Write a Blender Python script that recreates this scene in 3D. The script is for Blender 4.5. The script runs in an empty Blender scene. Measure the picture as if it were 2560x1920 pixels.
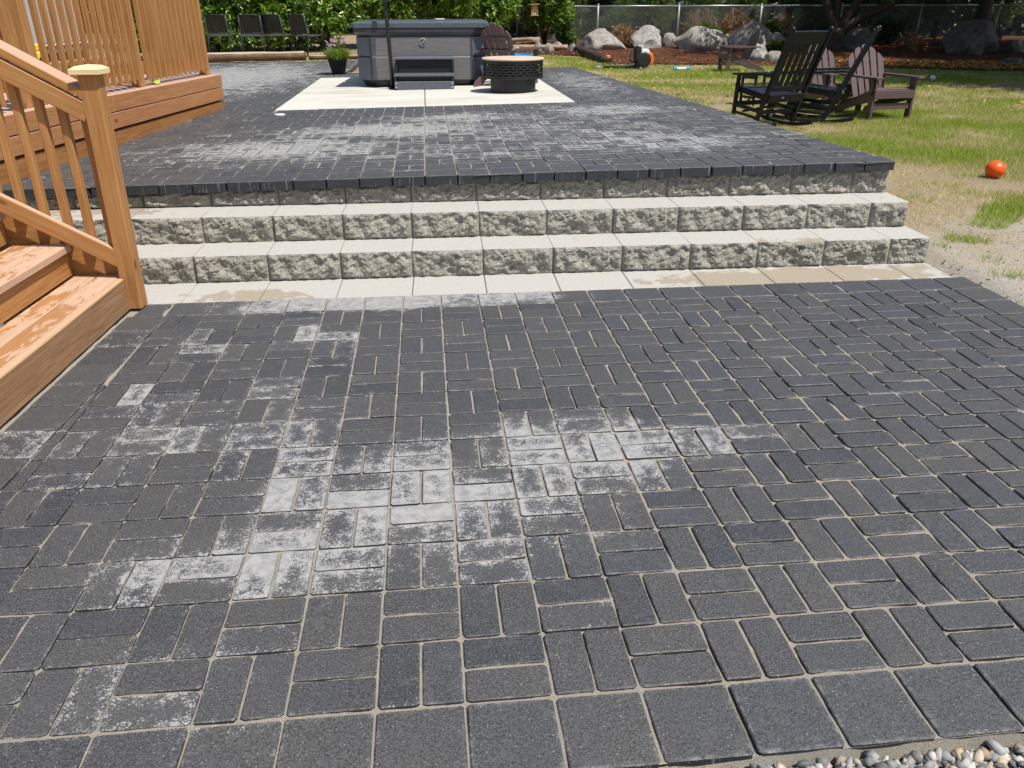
import bpy, bmesh, math, random
import numpy as np
from mathutils import Matrix, Vector, noise as mnoise
R = math.radians
random.seed(7); RNG = np.random.default_rng(7)
scene = bpy.context.scene
COL = scene.collection

# ------------------------------------------------------------------ camera
cam = bpy.data.cameras.new('camera')
cam.sensor_fit = 'HORIZONTAL'; cam.sensor_width = 36.0
cam.lens = 36.0 * 1985.0 / 2560.0
cam.clip_start = 0.05; cam.clip_end = 1500
camo = bpy.data.objects.new('camera', cam); COL.objects.link(camo)
yaw, pitch, roll = 0.099578, -0.444182, -0.00327
fw = Vector((math.sin(yaw)*math.cos(pitch), math.cos(yaw)*math.cos(pitch), math.sin(pitch)))
rt = Vector((math.cos(yaw), -math.sin(yaw), 0)); up = rt.cross(fw)
r2 = rt*math.cos(roll)+up*math.sin(roll); u2 = -rt*math.sin(roll)+up*math.cos(roll)
CAMP = Vector((0.1809, -1.3404, 1.4465))
camo.matrix_world = Matrix(((r2.x, u2.x, -fw.x, CAMP.x), (r2.y, u2.y, -fw.y, CAMP.y), (r2.z, u2.z, -fw.z, CAMP.z), (0, 0, 0, 1)))
scene.camera = camo

# ------------------------------------------------------------------ sky, sun, exposure
SUN = Vector((0.38, -0.35, 1.0)).normalized()
elev = math.asin(SUN.z); azim = math.atan2(SUN.x, SUN.y)
world = bpy.data.worlds.new('World'); scene.world = world; world.use_nodes = True
wn = world.node_tree
sky = wn.nodes.new('ShaderNodeTexSky'); sky.sky_type = 'NISHITA'; sky.sun_disc = False
sky.sun_elevation = elev; sky.sun_rotation = azim; sky.air_density = 1.0; sky.dust_density = 1.5
bg = wn.nodes['Background']; bg.inputs['Strength'].default_value = 0.10
wn.links.new(sky.outputs[0], bg.inputs['Color'])
sl = bpy.data.lights.new('sun', 'SUN'); sl.energy = 5.0; sl.angle = R(0.55); sl.color = (1.0, 0.955, 0.88)
so = bpy.data.objects.new('sun', sl); COL.objects.link(so)
so.rotation_euler = (-SUN).to_track_quat('-Z', 'Y').to_euler(); so.location = (8, -8, 20)
vs = scene.view_settings
vs.view_transform = 'Standard'; vs.look = 'None'; vs.exposure = 0.2; vs.gamma = 1.0; vs.use_curve_mapping = False

# ------------------------------------------------------------------ material helpers
class NT:
    def __init__(s, name):
        s.m = bpy.data.materials.new(name); s.m.use_nodes = True
        s.t = s.m.node_tree; s.t.nodes.clear()
        s.out = s.t.nodes.new('ShaderNodeOutputMaterial')
    def n(s, typ, ins=None, **kw):
        nd = s.t.nodes.new('ShaderNode'+typ)
        for k, v in kw.items(): setattr(nd, k, v)
        for k, v in (ins or {}).items(): s.put(nd.inputs[k], v)
        return nd
    def put(s, sock, v):
        if hasattr(v, 'is_linked') or hasattr(v, 'links'): s.t.links.new(v, sock)
        else:
            if isinstance(v, (tuple, list)) and len(v) == 3 and sock.type == 'RGBA': v = (*v, 1)
            sock.default_value = v
    def noise(s, vec, scale, detail=3, rough=.55, dist=0, color=False):
        nd = s.n('TexNoise', {'Vector': vec, 'Scale': scale, 'Detail': detail, 'Roughness': rough, 'Distortion': dist})
        return nd.outputs['Color' if color else 'Fac']
    def math(s, op, a, b=0.0, c=None, clamp=False):
        nd = s.t.nodes.new('ShaderNodeMath'); nd.operation = op; nd.use_clamp = clamp
        s.put(nd.inputs[0], a); s.put(nd.inputs[1], b)
        if c is not None: s.put(nd.inputs[2], c)
        return nd.outputs[0]
    def ramp(s, f, lo, hi, a=0.0, b=1.0, smooth=True):
        nd = s.n('MapRange', {0: f, 1: lo, 2: hi, 3: a, 4: b}); nd.clamp = True
        nd.interpolation_type = 'SMOOTHSTEP' if smooth else 'LINEAR'
        return nd.outputs[0]
    def mix(s, f, a, b, blend='MIX'):
        nd = s.t.nodes.new('ShaderNodeMix'); nd.data_type = 'RGBA'; nd.blend_type = blend
        s.put(nd.inputs[0], f); s.put(nd.inputs[6], a); s.put(nd.inputs[7], b)
        return nd.outputs[2]
    def stops(s, f, pts):
        nd = s.t.nodes.new('ShaderNodeValToRGB'); cr = nd.color_ramp
        while len(cr.elements) < len(pts): cr.elements.new(0.5)
        for e, (p, c) in zip(cr.elements, pts): e.position = p; e.color = (*c, 1)
        s.put(nd.inputs[0], f); return nd.outputs[0]
    def bump(s, h, strength=.5, dist=.01, normal=None):
        nd = s.n('Bump', {'Height': h, 'Strength': strength, 'Distance': dist})
        if normal is not None: s.put(nd.inputs['Normal'], normal)
        return nd.outputs[0]
    def attr(s, name, typ='GEOMETRY'):
        nd = s.n('Attribute', attribute_name=name, attribute_type=typ); return nd.outputs['Fac']
    def pos(s): return s.n('NewGeometry').outputs['Position']
    def obj(s): return s.n('TexCoord').outputs['Object']
    def island(s): return s.n('NewGeometry').outputs['Random Per Island']
    def orand(s): return s.n('ObjectInfo').outputs['Random']
    def scale(s, v, sc): return s.n('Mapping', {'Vector': v, 'Scale': sc}).outputs[0]
    def add(s, v, w):
        nd = s.n('VectorMath', operation='ADD'); s.put(nd.inputs[0], v); s.put(nd.inputs[1], w); return nd.outputs[0]
    def bsdf(s, color, rough=.6, normal=None, metal=0.0, spec=.5, trans=None, tcol=None):
        nd = s.n('BsdfPrincipled', {'Base Color': color, 'Roughness': rough, 'Metallic': metal, 'Specular IOR Level': spec})
        if normal is not None: s.put(nd.inputs['Normal'], normal)
        o = nd.outputs[0]
        if trans:
            tr = s.n('BsdfTranslucent', {'Color': tcol if tcol is not None else color})
            mx = s.n('MixShader', {0: trans}); s.put(mx.inputs[1], o); s.put(mx.inputs[2], tr.outputs[0]); o = mx.outputs[0]
        s.t.links.new(o, s.out.inputs[0]); return s.m

def both(T, name): return T.math('ADD', T.attr(name), T.attr(name, 'OBJECT'))

BLOOM_SHEEN = [(.14, .86, .70, .40, .94), (.68, 1.13, .74, .26, .96), (-.30, .60, .56, .26, .82), (-.62, 1.55, .80, .80, .50), (-.5, 2.3, 1.0, .4, .40), (-.55, .15, .6, .3, .36), (1.7, 1.3, 1.0, .7, .16), (-.25, 2.79, .80, .16, 1.25), (.66, 2.80, .40, .14, .9), (-.45, .22, .25, .12, .45),
         (-.9, 5.0, 1.0, .65, .95), (-.1, 5.9, 1.2, .55, .95), (.5, 6.6, 1.0, .45, .8), (1.9, 4.9, 1.1, .75, .72), (2.0, 6.9, .9, .7, .8), (-2.9, 12.5, 1.7, 3.6, 1.0), (2.3, 10.0, .6, 2.4, .65), (.6, 4.7, 1.8, .7, .56), (1.2, 5.6, 2.2, 1.6, .54)]  # far-left patch of the upper patio also paints a pale sheen
def paver_mat(name, aspect):
    T = NT(name); P = T.pos(); uv = T.n('UVMap').outputs[0]
    sx = T.n('SeparateXYZ', {0: uv})
    u, v = sx.outputs[0], sx.outputs[1]
    du = T.math('MINIMUM', u, T.math('SUBTRACT', 1.0, u)); du = T.math('MULTIPLY', du, aspect)
    dv = T.math('MINIMUM', v, T.math('SUBTRACT', 1.0, v))
    e = T.math('MULTIPLY', T.math('MINIMUM', du, dv), 2.0)          # 0 at the edge, 1 at the centre
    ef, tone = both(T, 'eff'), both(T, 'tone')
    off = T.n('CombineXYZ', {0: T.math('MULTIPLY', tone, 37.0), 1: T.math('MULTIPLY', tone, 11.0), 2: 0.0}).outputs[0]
    Q = T.add(P, off)
    fine = T.noise(Q, 430, 2, .6); mid = T.noise(Q, 95, 5, .72); big = T.noise(P, 6, 3); blot = T.noise(Q, 26, 4, .6, .6)
    base = T.stops(tone, [(0, (.019, .022, .029)), (.10, (.030, .032, .038)), (.25, (.051, .050, .049)), (.50, (.062, .060, .056)), (.70, (.040, .044, .052)), (1, (.039, .046, .063))])  # the blue end of the tones doubles as painted sky sheen
    base = T.mix(T.ramp(big, .35, .7, 0, .6), base, (.047, .049, .054))
    gr = T.math('ADD', T.math('MULTIPLY', fine, .5), T.math('MULTIPLY', T.noise(Q, 170, 2, .6), .5))
    base = T.mix(T.ramp(gr, .34, .66), T.mix(.62, base, (.0, .0, .0)), T.mix(.20, base, (.30, .30, .31)))
    base = T.mix(T.math('MULTIPLY', T.ramp(blot, .5, .72), .35), base, (.105, .104, .104))
    # dried salt bloom, heavier towards the joints
    spec2 = T.noise(Q, 210, 3, .7)
    field = None; warp = T.noise(P, 3.5, 3, .6, color=True)
    wv = T.n('VectorMath', operation='MULTIPLY_ADD'); T.put(wv.inputs[0], warp); T.put(wv.inputs[1], (.34, .34, 0)); T.put(wv.inputs[2], T.add(P, (-.17, -.17, 0))); PW = wv.outputs[0]
    for cx, cy, rx, ry, am in BLOOM_SHEEN:                     # dried salt patches; the far-left upper one also carries painted sheen
        mp = T.n('Mapping', {'Vector': PW, 'Location': (-cx/rx, -cy/ry, 0), 'Scale': (1/rx, 1/ry, 0)}).outputs[0]
        ln = T.n('VectorMath', operation='LENGTH'); T.put(ln.inputs[0], mp)
        v = T.math('MULTIPLY', T.math('EXPONENT', T.math('MULTIPLY', T.math('MULTIPLY', ln.outputs['Value'], ln.outputs['Value']), -1.0)), am)
        field = v if field is None else T.math('MAXIMUM', field, v)
    f = T.math('ADD', T.math('ADD', ef, field), T.math('MULTIPLY', T.math('SUBTRACT', mid, .5), 1.1))
    f = T.math('ADD', f, T.math('MULTIPLY', T.math('SUBTRACT', spec2, .5), 1.5))
    e2 = T.math('MULTIPLY', T.math('MULTIPLY', u, T.math('SUBTRACT', 1.0, u)), T.math('MULTIPLY', T.math('MULTIPLY', v, T.math('SUBTRACT', 1.0, v)), 16.0))
    e2 = T.math('ADD', e2, T.math('MULTIPLY', T.math('SUBTRACT', T.noise(Q, 22, 3, .6), .5), .9))
    ring = T.math('MULTIPLY', T.math('MULTIPLY', T.ramp(tone, .065, .055), T.ramp(T.n('SeparateXYZ', {0: P}).outputs[0], 1.0, .2)), T.ramp(e2, .70, .12, -.28, .20))
    f = T.math('ADD', f, ring)
    f = T.math('ADD', f, T.math('MULTIPLY', T.math('SUBTRACT', blot, .5), .9))
    f = T.math('SUBTRACT', f, T.math('MULTIPLY', T.math('POWER', e, .7), .34))
    geo = T.n('NewGeometry'); upf = T.ramp(T.n('SeparateXYZ', {0: geo.outputs['True Normal']}).outputs[2], .5, .8)
    w = T.math('MULTIPLY', T.ramp(f, .43, .59), upf)
    w = T.math('MULTIPLY', w, T.ramp(fine, .25, .62, .40, 1.0), clamp=True)
    col = T.mix(w, base, T.mix(T.ramp(blot, .35, .65), (.31, .31, .305), (.46, .455, .445)))
    col = T.mix(T.ramp(T.math('ADD', field, ef), .15, .75, 0, .20), col, (.15, .15, .15))
    side = T.mix(T.ramp(T.noise(T.scale(Q, (1, 1, .06)), 70, 2, .6), .60, .70, 0, .8), (.026, .028, .033), (.17, .175, .185))
    col = T.mix(upf, side, col)
    rim = T.math('MULTIPLY', T.math('MULTIPLY', T.ramp(e, .14, .0), upf), T.ramp(T.math('ADD', mid, T.math('MULTIPLY', tone, .18)), .48, .68))
    col = T.mix(T.math('MULTIPLY', rim, T.ramp(blot, .42, .62, .05, .55)), col, (.28, .27, .255))
    spk = T.ramp(T.noise(Q, 190, 1, .4), .70, .75)
    col = T.mix(T.math('MULTIPLY', spk, .5), col, (.42, .42, .42))
    rust = T.math('MULTIPLY', T.ramp(T.noise(Q, 9, 2), .70, .78), T.ramp(tone, .90, .97))
    col = T.mix(T.math('MULTIPLY', rust, .5), col, (.20, .085, .03))
    nb = T.bump(fine, .55, .0022); nb = T.bump(mid, .45, .004, nb)
    return T.bsdf(col, T.math('MULTIPLY_ADD', mid, .25, .44), nb, spec=.5)

def simple(name, col, rough=.5, var=.12, sc=30, bump=0.0, metal=0.0, spec=.5, bd=.002):
    T = NT(name); o = T.obj(); nz = T.noise(o, sc, 4, .6)
    k = T.math('ADD', T.ramp(nz, .3, .7, 1-var, 1+var), T.math('MULTIPLY', T.math('SUBTRACT', T.orand(), .5), var))
    c = T.mix(1.0, (*col,), T.n('CombineColor', {0: k, 1: k, 2: k}).outputs[0], 'MULTIPLY')
    nb = T.bump(nz, bump, bd) if bump else None
    return T.bsdf(c, T.math('MULTIPLY_ADD', nz, .2, rough-.1), nb, metal, spec)

def wood_mat(name, dark, mid, lite, rough=.6, wet=None, knots=True, stretch=.06, top=None, bumpk=.35, spec=.3):
    T = NT(name); o = T.obj()
    o = T.add(o, T.n('CombineXYZ', {0: T.math('MULTIPLY', T.orand(), 13.0), 1: T.math('MULTIPLY', T.orand(), 7.0), 2: T.math('MULTIPLY', T.orand(), 3.0)}).outputs[0])
    g = T.noise(T.scale(o, (stretch, 1, 1)), 55, 4, .6, .4)
    g2 = T.noise(T.scale(o, (stretch*.5, 1, 1)), 240, 2, .6)
    big = T.noise(T.scale(o, (.3, 1, 1)), 5, 3)
    f = T.math('ADD', T.math('MULTIPLY', g, .7), T.math('MULTIPLY', big, .35))
    c = T.stops(f, [(.32, dark), (.52, mid), (.75, lite)])
    c = T.mix(T.ramp(g2, .35, .75, .0, .28), c, dark)
    h = T.orand()
    c = T.mix(T.math('MULTIPLY', h, .25), c, mid)
    if knots:
        vo = T.n('TexVoronoi', {'Vector': T.scale(o, (.45, 1, 1)), 'Scale': 3.6}).outputs['Distance']
        c = T.mix(T.ramp(vo, .075, .03, 0, .75), c, tuple(x*.35 for x in dark))
    if top is not None:   # upper faces: weathered, and paler with sun and sky sheen put into the colour
        nz = T.n('SeparateXYZ', {0: T.n('NewGeometry').outputs['True Normal']}).outputs[2]
        c = T.mix(T.math('MULTIPLY', T.ramp(nz, .6, .85), .8), c, T.mix(T.ramp(g, .3, .7), top, tuple(x*.86 for x in top)))
    if wet is not None:
        wn_ = T.math('ADD', T.math('MULTIPLY', T.noise(T.scale(o, (.4, 1, 1)), 22, 5, .7, .6), .55), T.math('MULTIPLY', T.noise(T.scale(o, (.6, 1, 1)), 4, 2), .5))
        wf = T.ramp(wn_, .545, .575)
        gz_ = T.n('SeparateXYZ', {0: T.n('NewGeometry').outputs['True Normal']}).outputs[2]
        c = T.mix(T.math('MULTIPLY', T.math('MULTIPLY', wf, .85), T.ramp(gz_, .7, .9)), c, T.mix(g, tuple(x*.8 for x in wet), tuple(x*1.2 for x in wet)))
        rough = T.math('MULTIPLY_ADD', wf, -.25, rough)
    return T.bsdf(c, rough, T.bump(T.math('ADD', g, T.math('MULTIPLY', g2, .5)), bumpk, .0025), spec=spec)

def leaf_mat(name, cols, rough=.4, trans=.25, tcol=(.35, .55, .05), spec=.5, odd=None):
    T = NT(name); i = T.island(); P = T.pos()
    n = T.noise(P, 1.6, 2)
    f = T.math('ADD', T.math('MULTIPLY', i, .62), T.math('MULTIPLY', n, .38))
    k = len(cols); c = T.stops(f, [(.15+.7*j/(k-1), cc) for j, cc in enumerate(cols)])
    if odd: c = T.mix(T.ramp(i, .985, .987), c, odd)
    return T.bsdf(c, rough, None, spec=spec, trans=trans, tcol=T.mix(.6, c, tcol))

M = {}
def build_materials():
    M['paver'] = paver_mat('dark_concrete_paver', 2.0)
    M['paver_sq'] = paver_mat('dark_concrete_square_paver', 1.0)
    T = NT('joint_sand'); P = T.pos(); a = T.noise(P, 420, 3, .8); b = T.noise(P, 25, 3); g = T.noise(P, 3, 2)
    c = T.stops(a, [(.32, (.08, .068, .052)), (.47, (.30, .265, .205)), (.62, (.50, .455, .375)), (.75, (.68, .64, .56))])
    c = T.mix(T.ramp(b, .4, .7, 0, .5), c, (.33, .315, .285)); c = T.mix(T.ramp(g, .4, .65, 0, .4), c, (.27, .265, .25))
    M['sand'] = T.bsdf(c, .95, T.bump(a, 1.0, .004), spec=.1)
    # split-faced block and its smooth top
    T = NT('split_face_concrete'); o = T.obj(); o = T.add(o, T.n('CombineXYZ', {0: T.math('MULTIPLY', T.orand(), 9.0), 1: 0.0, 2: 0.0}).outputs[0])
    a = T.noise(o, 42, 6, .72); b = T.noise(o, 260, 2, .6); d = T.noise(o, 9, 3)
    c = T.stops(a, [(.33, (.185, .175, .142)), (.47, (.31, .295, .25)), (.62, (.46, .442, .385))])
    c = T.mix(T.ramp(b, .35, .7, 0, .35), c, (.20, .19, .165)); c = T.mix(T.ramp(d, .45, .7, 0, .4), c, (.25, .235, .20))
    M['split'] = T.bsdf(c, .95, T.bump(b, .5, .004, T.bump(a, .75, .02)), spec=.15)
    T = NT('smooth_concrete_top'); P = T.pos(); ft = T.attr('damp', 'OBJECT')
    for cx, cy, rx, ry, am in ((-.82, 2.97, .42, .16, .34), (1.75, 2.97, .42, .16, .32), (2.45, 2.99, .50, .20, .42), (3.05, 3.0, .25, .2, .2), (-1.75, 3.75, .5, .25, .3)):
        mp = T.n('Mapping', {'Vector': P, 'Location': (-cx/rx, -cy/ry, 0), 'Scale': (1/rx, 1/ry, 0)}).outputs[0]; ln = T.n('VectorMath', operation='LENGTH'); T.put(ln.inputs[0], mp); l2 = T.math('MULTIPLY', ln.outputs['Value'], ln.outputs['Value'])
        ft = T.math('ADD', ft, T.math('MULTIPLY', T.math('EXPONENT', T.math('MULTIPLY', l2, -1.0)), am))
    a = T.noise(P, 160, 3, .65); b = T.noise(P, 7, 5, .6, .5); d = T.noise(P, 40, 3)
    c = T.stops(a, [(.3, (.35, .34, .312)), (.7, (.47, .46, .43))])
    c = T.mix(T.ramp(d, .45, .75, 0, .45), c, (.36, .34, .29)); c = T.mix(T.ramp(T.noise(P, 14, 5, .75), .58, .70, 0, .5), c, (.33, .30, .25))
    wf = T.ramp(T.math('ADD', T.math('ADD', T.math('MULTIPLY', b, .75), T.math('MULTIPLY', T.noise(P, 45, 4, .7), .25)), ft), .595, .635)
    c = T.mix(wf, c, T.mix(T.ramp(a, .3, .7), (.27, .235, .18), (.34, .30, .235)))
    M['smooth'] = T.bsdf(c, .85, T.bump(a, .4, .002), spec=.2)
    T = NT('pad_concrete'); P = T.pos(); a = T.noise(P, 240, 2, .65); b = T.noise(T.scale(P, (.5, 1.6, 1)), 1.7, 5, .62, .8); d = T.noise(T.scale(P, (.35, 1.5, 1)), 4, 4)
    c = T.stops(b, [(.35, (.45, .435, .38)), (.5, (.54, .525, .47)), (.7, (.575, .56, .515))])
    c = T.mix(T.ramp(d, .60, .72, 0, .35), c, (.40, .36, .29)); c = T.mix(T.ramp(a, .35, .7, 0, .2), c, (.38, .37, .33))
    M['pad'] = T.bsdf(c, .85, T.bump(a, .4, .0015), spec=.2)
    # wood
    M['wood'] = wood_mat('stained_cedar', (.24, .100, .028), (.40, .195, .066), (.49, .275, .11), top=(.56, .385, .285))
    M['fascia'] = wood_mat('fascia_cedar', (.26, .105, .040), (.40, .185, .075), (.48, .25, .115), top=(.60, .44, .36))
    M['tread'] = wood_mat('damp_tread_cedar', (.40, .25, .165), (.52, .345, .24), (.60, .42, .31), wet=(.36, .17, .06), knots=False)
    M['riser'] = wood_mat('riser_cedar', (.17, .085, .040), (.31, .170, .085), (.43, .27, .155), bumpk=.8, top=(.60, .42, .27))
    M['rough_wood'] = wood_mat('rough_treated_board', (.19, .075, .022), (.33, .145, .045), (.43, .215, .085), bumpk=1.0)
    M['pine'] = wood_mat('new_pine', (.60, .45, .22), (.72, .57, .31), (.78, .65, .40), knots=False, bumpk=.15)
    M['lidwood'] = wood_mat('lid_wood', (.46, .35, .25), (.56, .45, .34), (.64, .54, .43), knots=False, bumpk=.15)
    M['feeder'] = wood_mat('feeder_wood', (.36, .17, .06), (.52, .27, .11), (.62, .37, .18), knots=False)
    M['oldlog'] = wood_mat('weathered_timber', (.045, .025, .014), (.16, .088, .046), (.36, .25, .165), knots=False, bumpk=1.2, stretch=.12, top=(.50, .43, .34))
    M['drift'] = wood_mat('driftwood', (.16, .10, .07), (.36, .26, .18), (.52, .42, .33), knots=False, bumpk=1.0, stretch=.1)
    M['bark'] = wood_mat('dark_bark', (.022, .016, .012), (.045, .033, .025), (.085, .066, .05), knots=False, bumpk=1.2, stretch=.3)
    M['twig'] = wood_mat('twig_wood', (.07, .05, .035), (.14, .10, .075), (.22, .17, .13), knots=False, bumpk=.5)
    # furniture, tub and metal
    M['brownpoly'] = simple('brown_lumber_plastic', (.108, .072, .069), .36, .12, 60, .12)
    M['blackpoly'] = simple('black_lumber_plastic', (.0095, .0125, .017), .36, .15, 60, .12, spec=.35)
    M['blackmetal'] = simple('black_powder_coat', (.014, .014, .015), .42, .15, 80, .1)
    M['greymetal'] = simple('grey_green_powder_coat', (.050, .058, .056), .5, .15, 50, .1)
    M['galv'] = simple('galvanised_steel', (.42, .44, .44), .45, .15, 40, .1, .6)
    M['galvdark'] = simple('weathered_wire', (.20, .21, .21), .55, .1, 40, 0, .4)
    M['rubber'] = simple('black_rubber', (.010, .010, .011), .6, .1, 40, .1)
    T = NT('tub_panel'); o = T.obj(); a = T.noise(T.scale(o, (.05, 1, 1)), 90, 3, .6); b = T.noise(o, 3, 2)
    c = T.stops(a, [(.3, (.120, .116, .118)), (.7, (.185, .178, .180))]); c = T.mix(T.ramp(b, .4, .7, 0, .3), c, (.165, .155, .155))
    M['tubpanel'] = T.bsdf(c, .42, T.bump(a, .15, .001), spec=.5)
    M['tubtrim'] = simple('tub_corner_trim', (.105, .118, .150), .35, .08, 20)
    M['tubdark'] = simple('tub_dark_band', (.040, .043, .050), .4, .1, 30)
    M['tubpan'] = simple('tub_base_pan', (.018, .019, .022), .45, .1, 30)
    M['vinyl'] = simple('grey_vinyl_cover', (.085, .098, .118), .30, .1, 25, .2)
    M['stepgrey'] = simple('step_plank', (.095, .105, .130), .42, .1, 30, .1)
    M['chrome'] = simple('bright_metal', (.75, .76, .77), .22, .05, 30, 0, 1.0)
    M['orange'] = simple('orange_rubber', (.86, .095, .008), .38, .06, 25, .05)
    M['orangeplastic'] = simple('orange_plastic', (.80, .17, .02), .35, .08, 25)
    M['white'] = simple('white_plastic', (.72, .72, .70), .45, .06, 30)
    M['palegrey'] = simple('pale_grey_panel', (.42, .45, .50), .55, .08, 8)
    M['midgrey'] = simple('mid_grey_panel', (.20, .20, .215), .55, .08, 8)
    M['yellow'] = simple('yellow_plastic', (.70, .50, .05), .45, .1, 20)
    M['lime'] = simple('lime_leaf', (.52, .56, .04), .5, .1, 20)
    M['blue'] = simple('blue_plastic', (.02, .30, .72), .35, .08, 20)
    M['red'] = simple('red_plastic', (.60, .05, .02), .4, .08, 20)
    M['petal'] = simple('violet_petal', (.42, .12, .60), .6, .15, 20)
    M['petal2'] = simple('pale_petal', (.62, .46, .42), .6, .2, 20)
    M['seedhead'] = simple('mauve_seed_head', (.30, .20, .26), .8, .2, 40)
    # rock, soil, mulch, plants
    T = NT('granite'); o = T.obj(); a = T.noise(o, 5, 6, .65, .6); b = T.noise(o, 38, 4, .7); d = T.n('TexVoronoi', {'Vector': o, 'Scale': 70.0}).outputs['Distance']
    c = T.stops(a, [(.3, (.20, .185, .165)), (.48, (.36, .345, .32)), (.7, (.50, .485, .46))])
    c = T.mix(T.ramp(b, .5, .62, 0, .7), c, (.15, .14, .125)); c = T.mix(T.ramp(T.noise(T.scale(o, (1, 1, .5)), 11, 5, .7, 1.2), .52, .60, 0, .65), c, (.13, .115, .095)); c = T.mix(T.ramp(d, .25, .1, 0, .3), c, (.58, .57, .55))
    c = T.mix(T.math('MULTIPLY', T.orand(), .35), c, (.30, .25, .19))
    M['rock'] = T.bsdf(c, .9, T.bump(b, .8, .02, T.bump(a, .7, .05)), spec=.2)
    T = NT('shaded_stone'); o = T.obj(); a = T.noise(o, 5, 6, .65); b = T.noise(o, 38, 4, .7)  # darker copy of the granite, with shade put into its colour
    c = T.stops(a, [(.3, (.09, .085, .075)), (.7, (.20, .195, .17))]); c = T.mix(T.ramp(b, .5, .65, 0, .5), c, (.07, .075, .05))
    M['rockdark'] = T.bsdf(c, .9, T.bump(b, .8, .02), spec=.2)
    T = NT('lawn_soil'); P = T.pos(); dr = T.attr('dry'); gv = T.attr('grit')
    a = T.noise(P, 180, 4, .75); b = T.noise(P, 22, 4, .65); d = T.noise(P, 2.5, 3)
    soil = T.stops(a, [(.3, (.13, .10, .075)), (.5, (.26, .215, .165)), (.72, (.44, .39, .32))])
    grit = T.stops(T.noise(P, 95, 3, .8), [(.33, (.19, .165, .135)), (.47, (.37, .335, .285)), (.6, (.47, .435, .375)), (.72, (.58, .55, .50))])
    grs = T.stops(b, [(.3, (.075, .09, .02)), (.55, (.15, .155, .04)), (.75, (.26, .22, .08))])
    c = T.mix(dr, grs, T.mix(T.ramp(b, .35, .65), soil, (.33, .26, .15))); c = T.mix(gv, c, T.mix(T.ramp(d, .4, .6, 0, .4), grit, (.42, .35, .26)))
    M['soil'] = T.bsdf(c, .95, T.bump(a, .8, .012), spec=.1)
    T = NT('grass_blade'); dr = T.attr('dry'); i = T.island()
    green = T.stops(i, [(.1, (.15, .26, .014)), (.5, (.28, .39, .03)), (.9, (.44, .52, .07))])
    straw = T.stops(i, [(.1, (.40, .29, .11)), (.5, (.58, .47, .22)), (.9, (.70, .61, .35))])
    c = T.mix(T.ramp(T.math('ADD', dr, T.math('MULTIPLY', T.math('SUBTRACT', T.math('FRACT', T.math('MULTIPLY', i, 17.3)), .5), .9)), .35, .65), green, straw)
    M['grass'] = T.bsdf(c, .6, spec=.25, trans=.3)
    T = NT('bark_mulch'); P = T.pos(); a = T.noise(T.scale(P, (1, 1.6, 1)), 45, 4, .7); b = T.noise(P, 3, 3)
    c = T.stops(a, [(.3, (.035, .014, .009)), (.5, (.105, .042, .024)), (.72, (.22, .105, .06))]); c = T.mix(T.ramp(b, .45, .7, 0, .4), c, (.08, .034, .02))
    M['mulch'] = T.bsdf(c, .95, T.bump(a, 1.0, .03), spec=.1)
    T = NT('mulch_chip'); i = T.island(); c = T.stops(i, [(.0, (.05, .02, .012)), (.4, (.14, .055, .028)), (.75, (.25, .115, .055)), (1, (.45, .28, .14))])
    M['chip'] = T.bsdf(c, .9, spec=.15)
    T = NT('gravel_stone'); i = T.island(); o = T.pos(); a = T.noise(o, 120, 3)
    c = T.stops(i, [(.0, (.09, .09, .09)), (.25, (.20, .21, .21)), (.42, (.34, .345, .34)), (.55, (.44, .33, .20)), (.70, (.54, .52, .48)), (.85, (.25, .255, .26)), (1, (.32, .21, .12))])
    c = T.mix(T.ramp(a, .4, .7, 0, .3), c, (.2, .19, .17)); M['gravel'] = T.bsdf(c, .7, T.bump(a, .3, .003), spec=.4)
    M['laurel'] = leaf_mat('laurel_leaf', [(.026, .068, .012), (.070, .160, .018), (.15, .27, .030), (.30, .40, .055)], .28, .30, spec=.6, odd=(.5, .33, .03))
    M['darkleaf'] = leaf_mat('understorey_leaf', [(.016, .038, .012), (.034, .075, .020), (.065, .12, .032)], .42, .2)
    M['midleaf'] = leaf_mat('bramble_leaf', [(.030, .065, .014), (.065, .13, .022), (.12, .19, .04)], .42, .25)
    M['woodleaf'] = leaf_mat('woodland_leaf', [(.014, .030, .010), (.028, .058, .016), (.052, .092, .026)], .5, .18)
    M['treeleaf'] = leaf_mat('tree_leaf', [(.030, .07, .014), (.065, .13, .022), (.13, .22, .04)], .42, .3)
    M['deadleaf'] = leaf_mat('dead_fern', [(.10, .045, .02), (.24, .115, .05), (.42, .25, .13)], .7, .2, (.5, .25, .08), .2)
    M['fallen'] = leaf_mat('fallen_leaf', [(.34, .14, .04), (.55, .30, .07), (.52, .38, .07)], .6, .2, (.6, .45, .05), .3)
    M['potgrass'] = leaf_mat('pot_grass', [(.15, .24, .025), (.26, .34, .045), (.42, .46, .11)], .5, .3)
build_materials()

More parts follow.
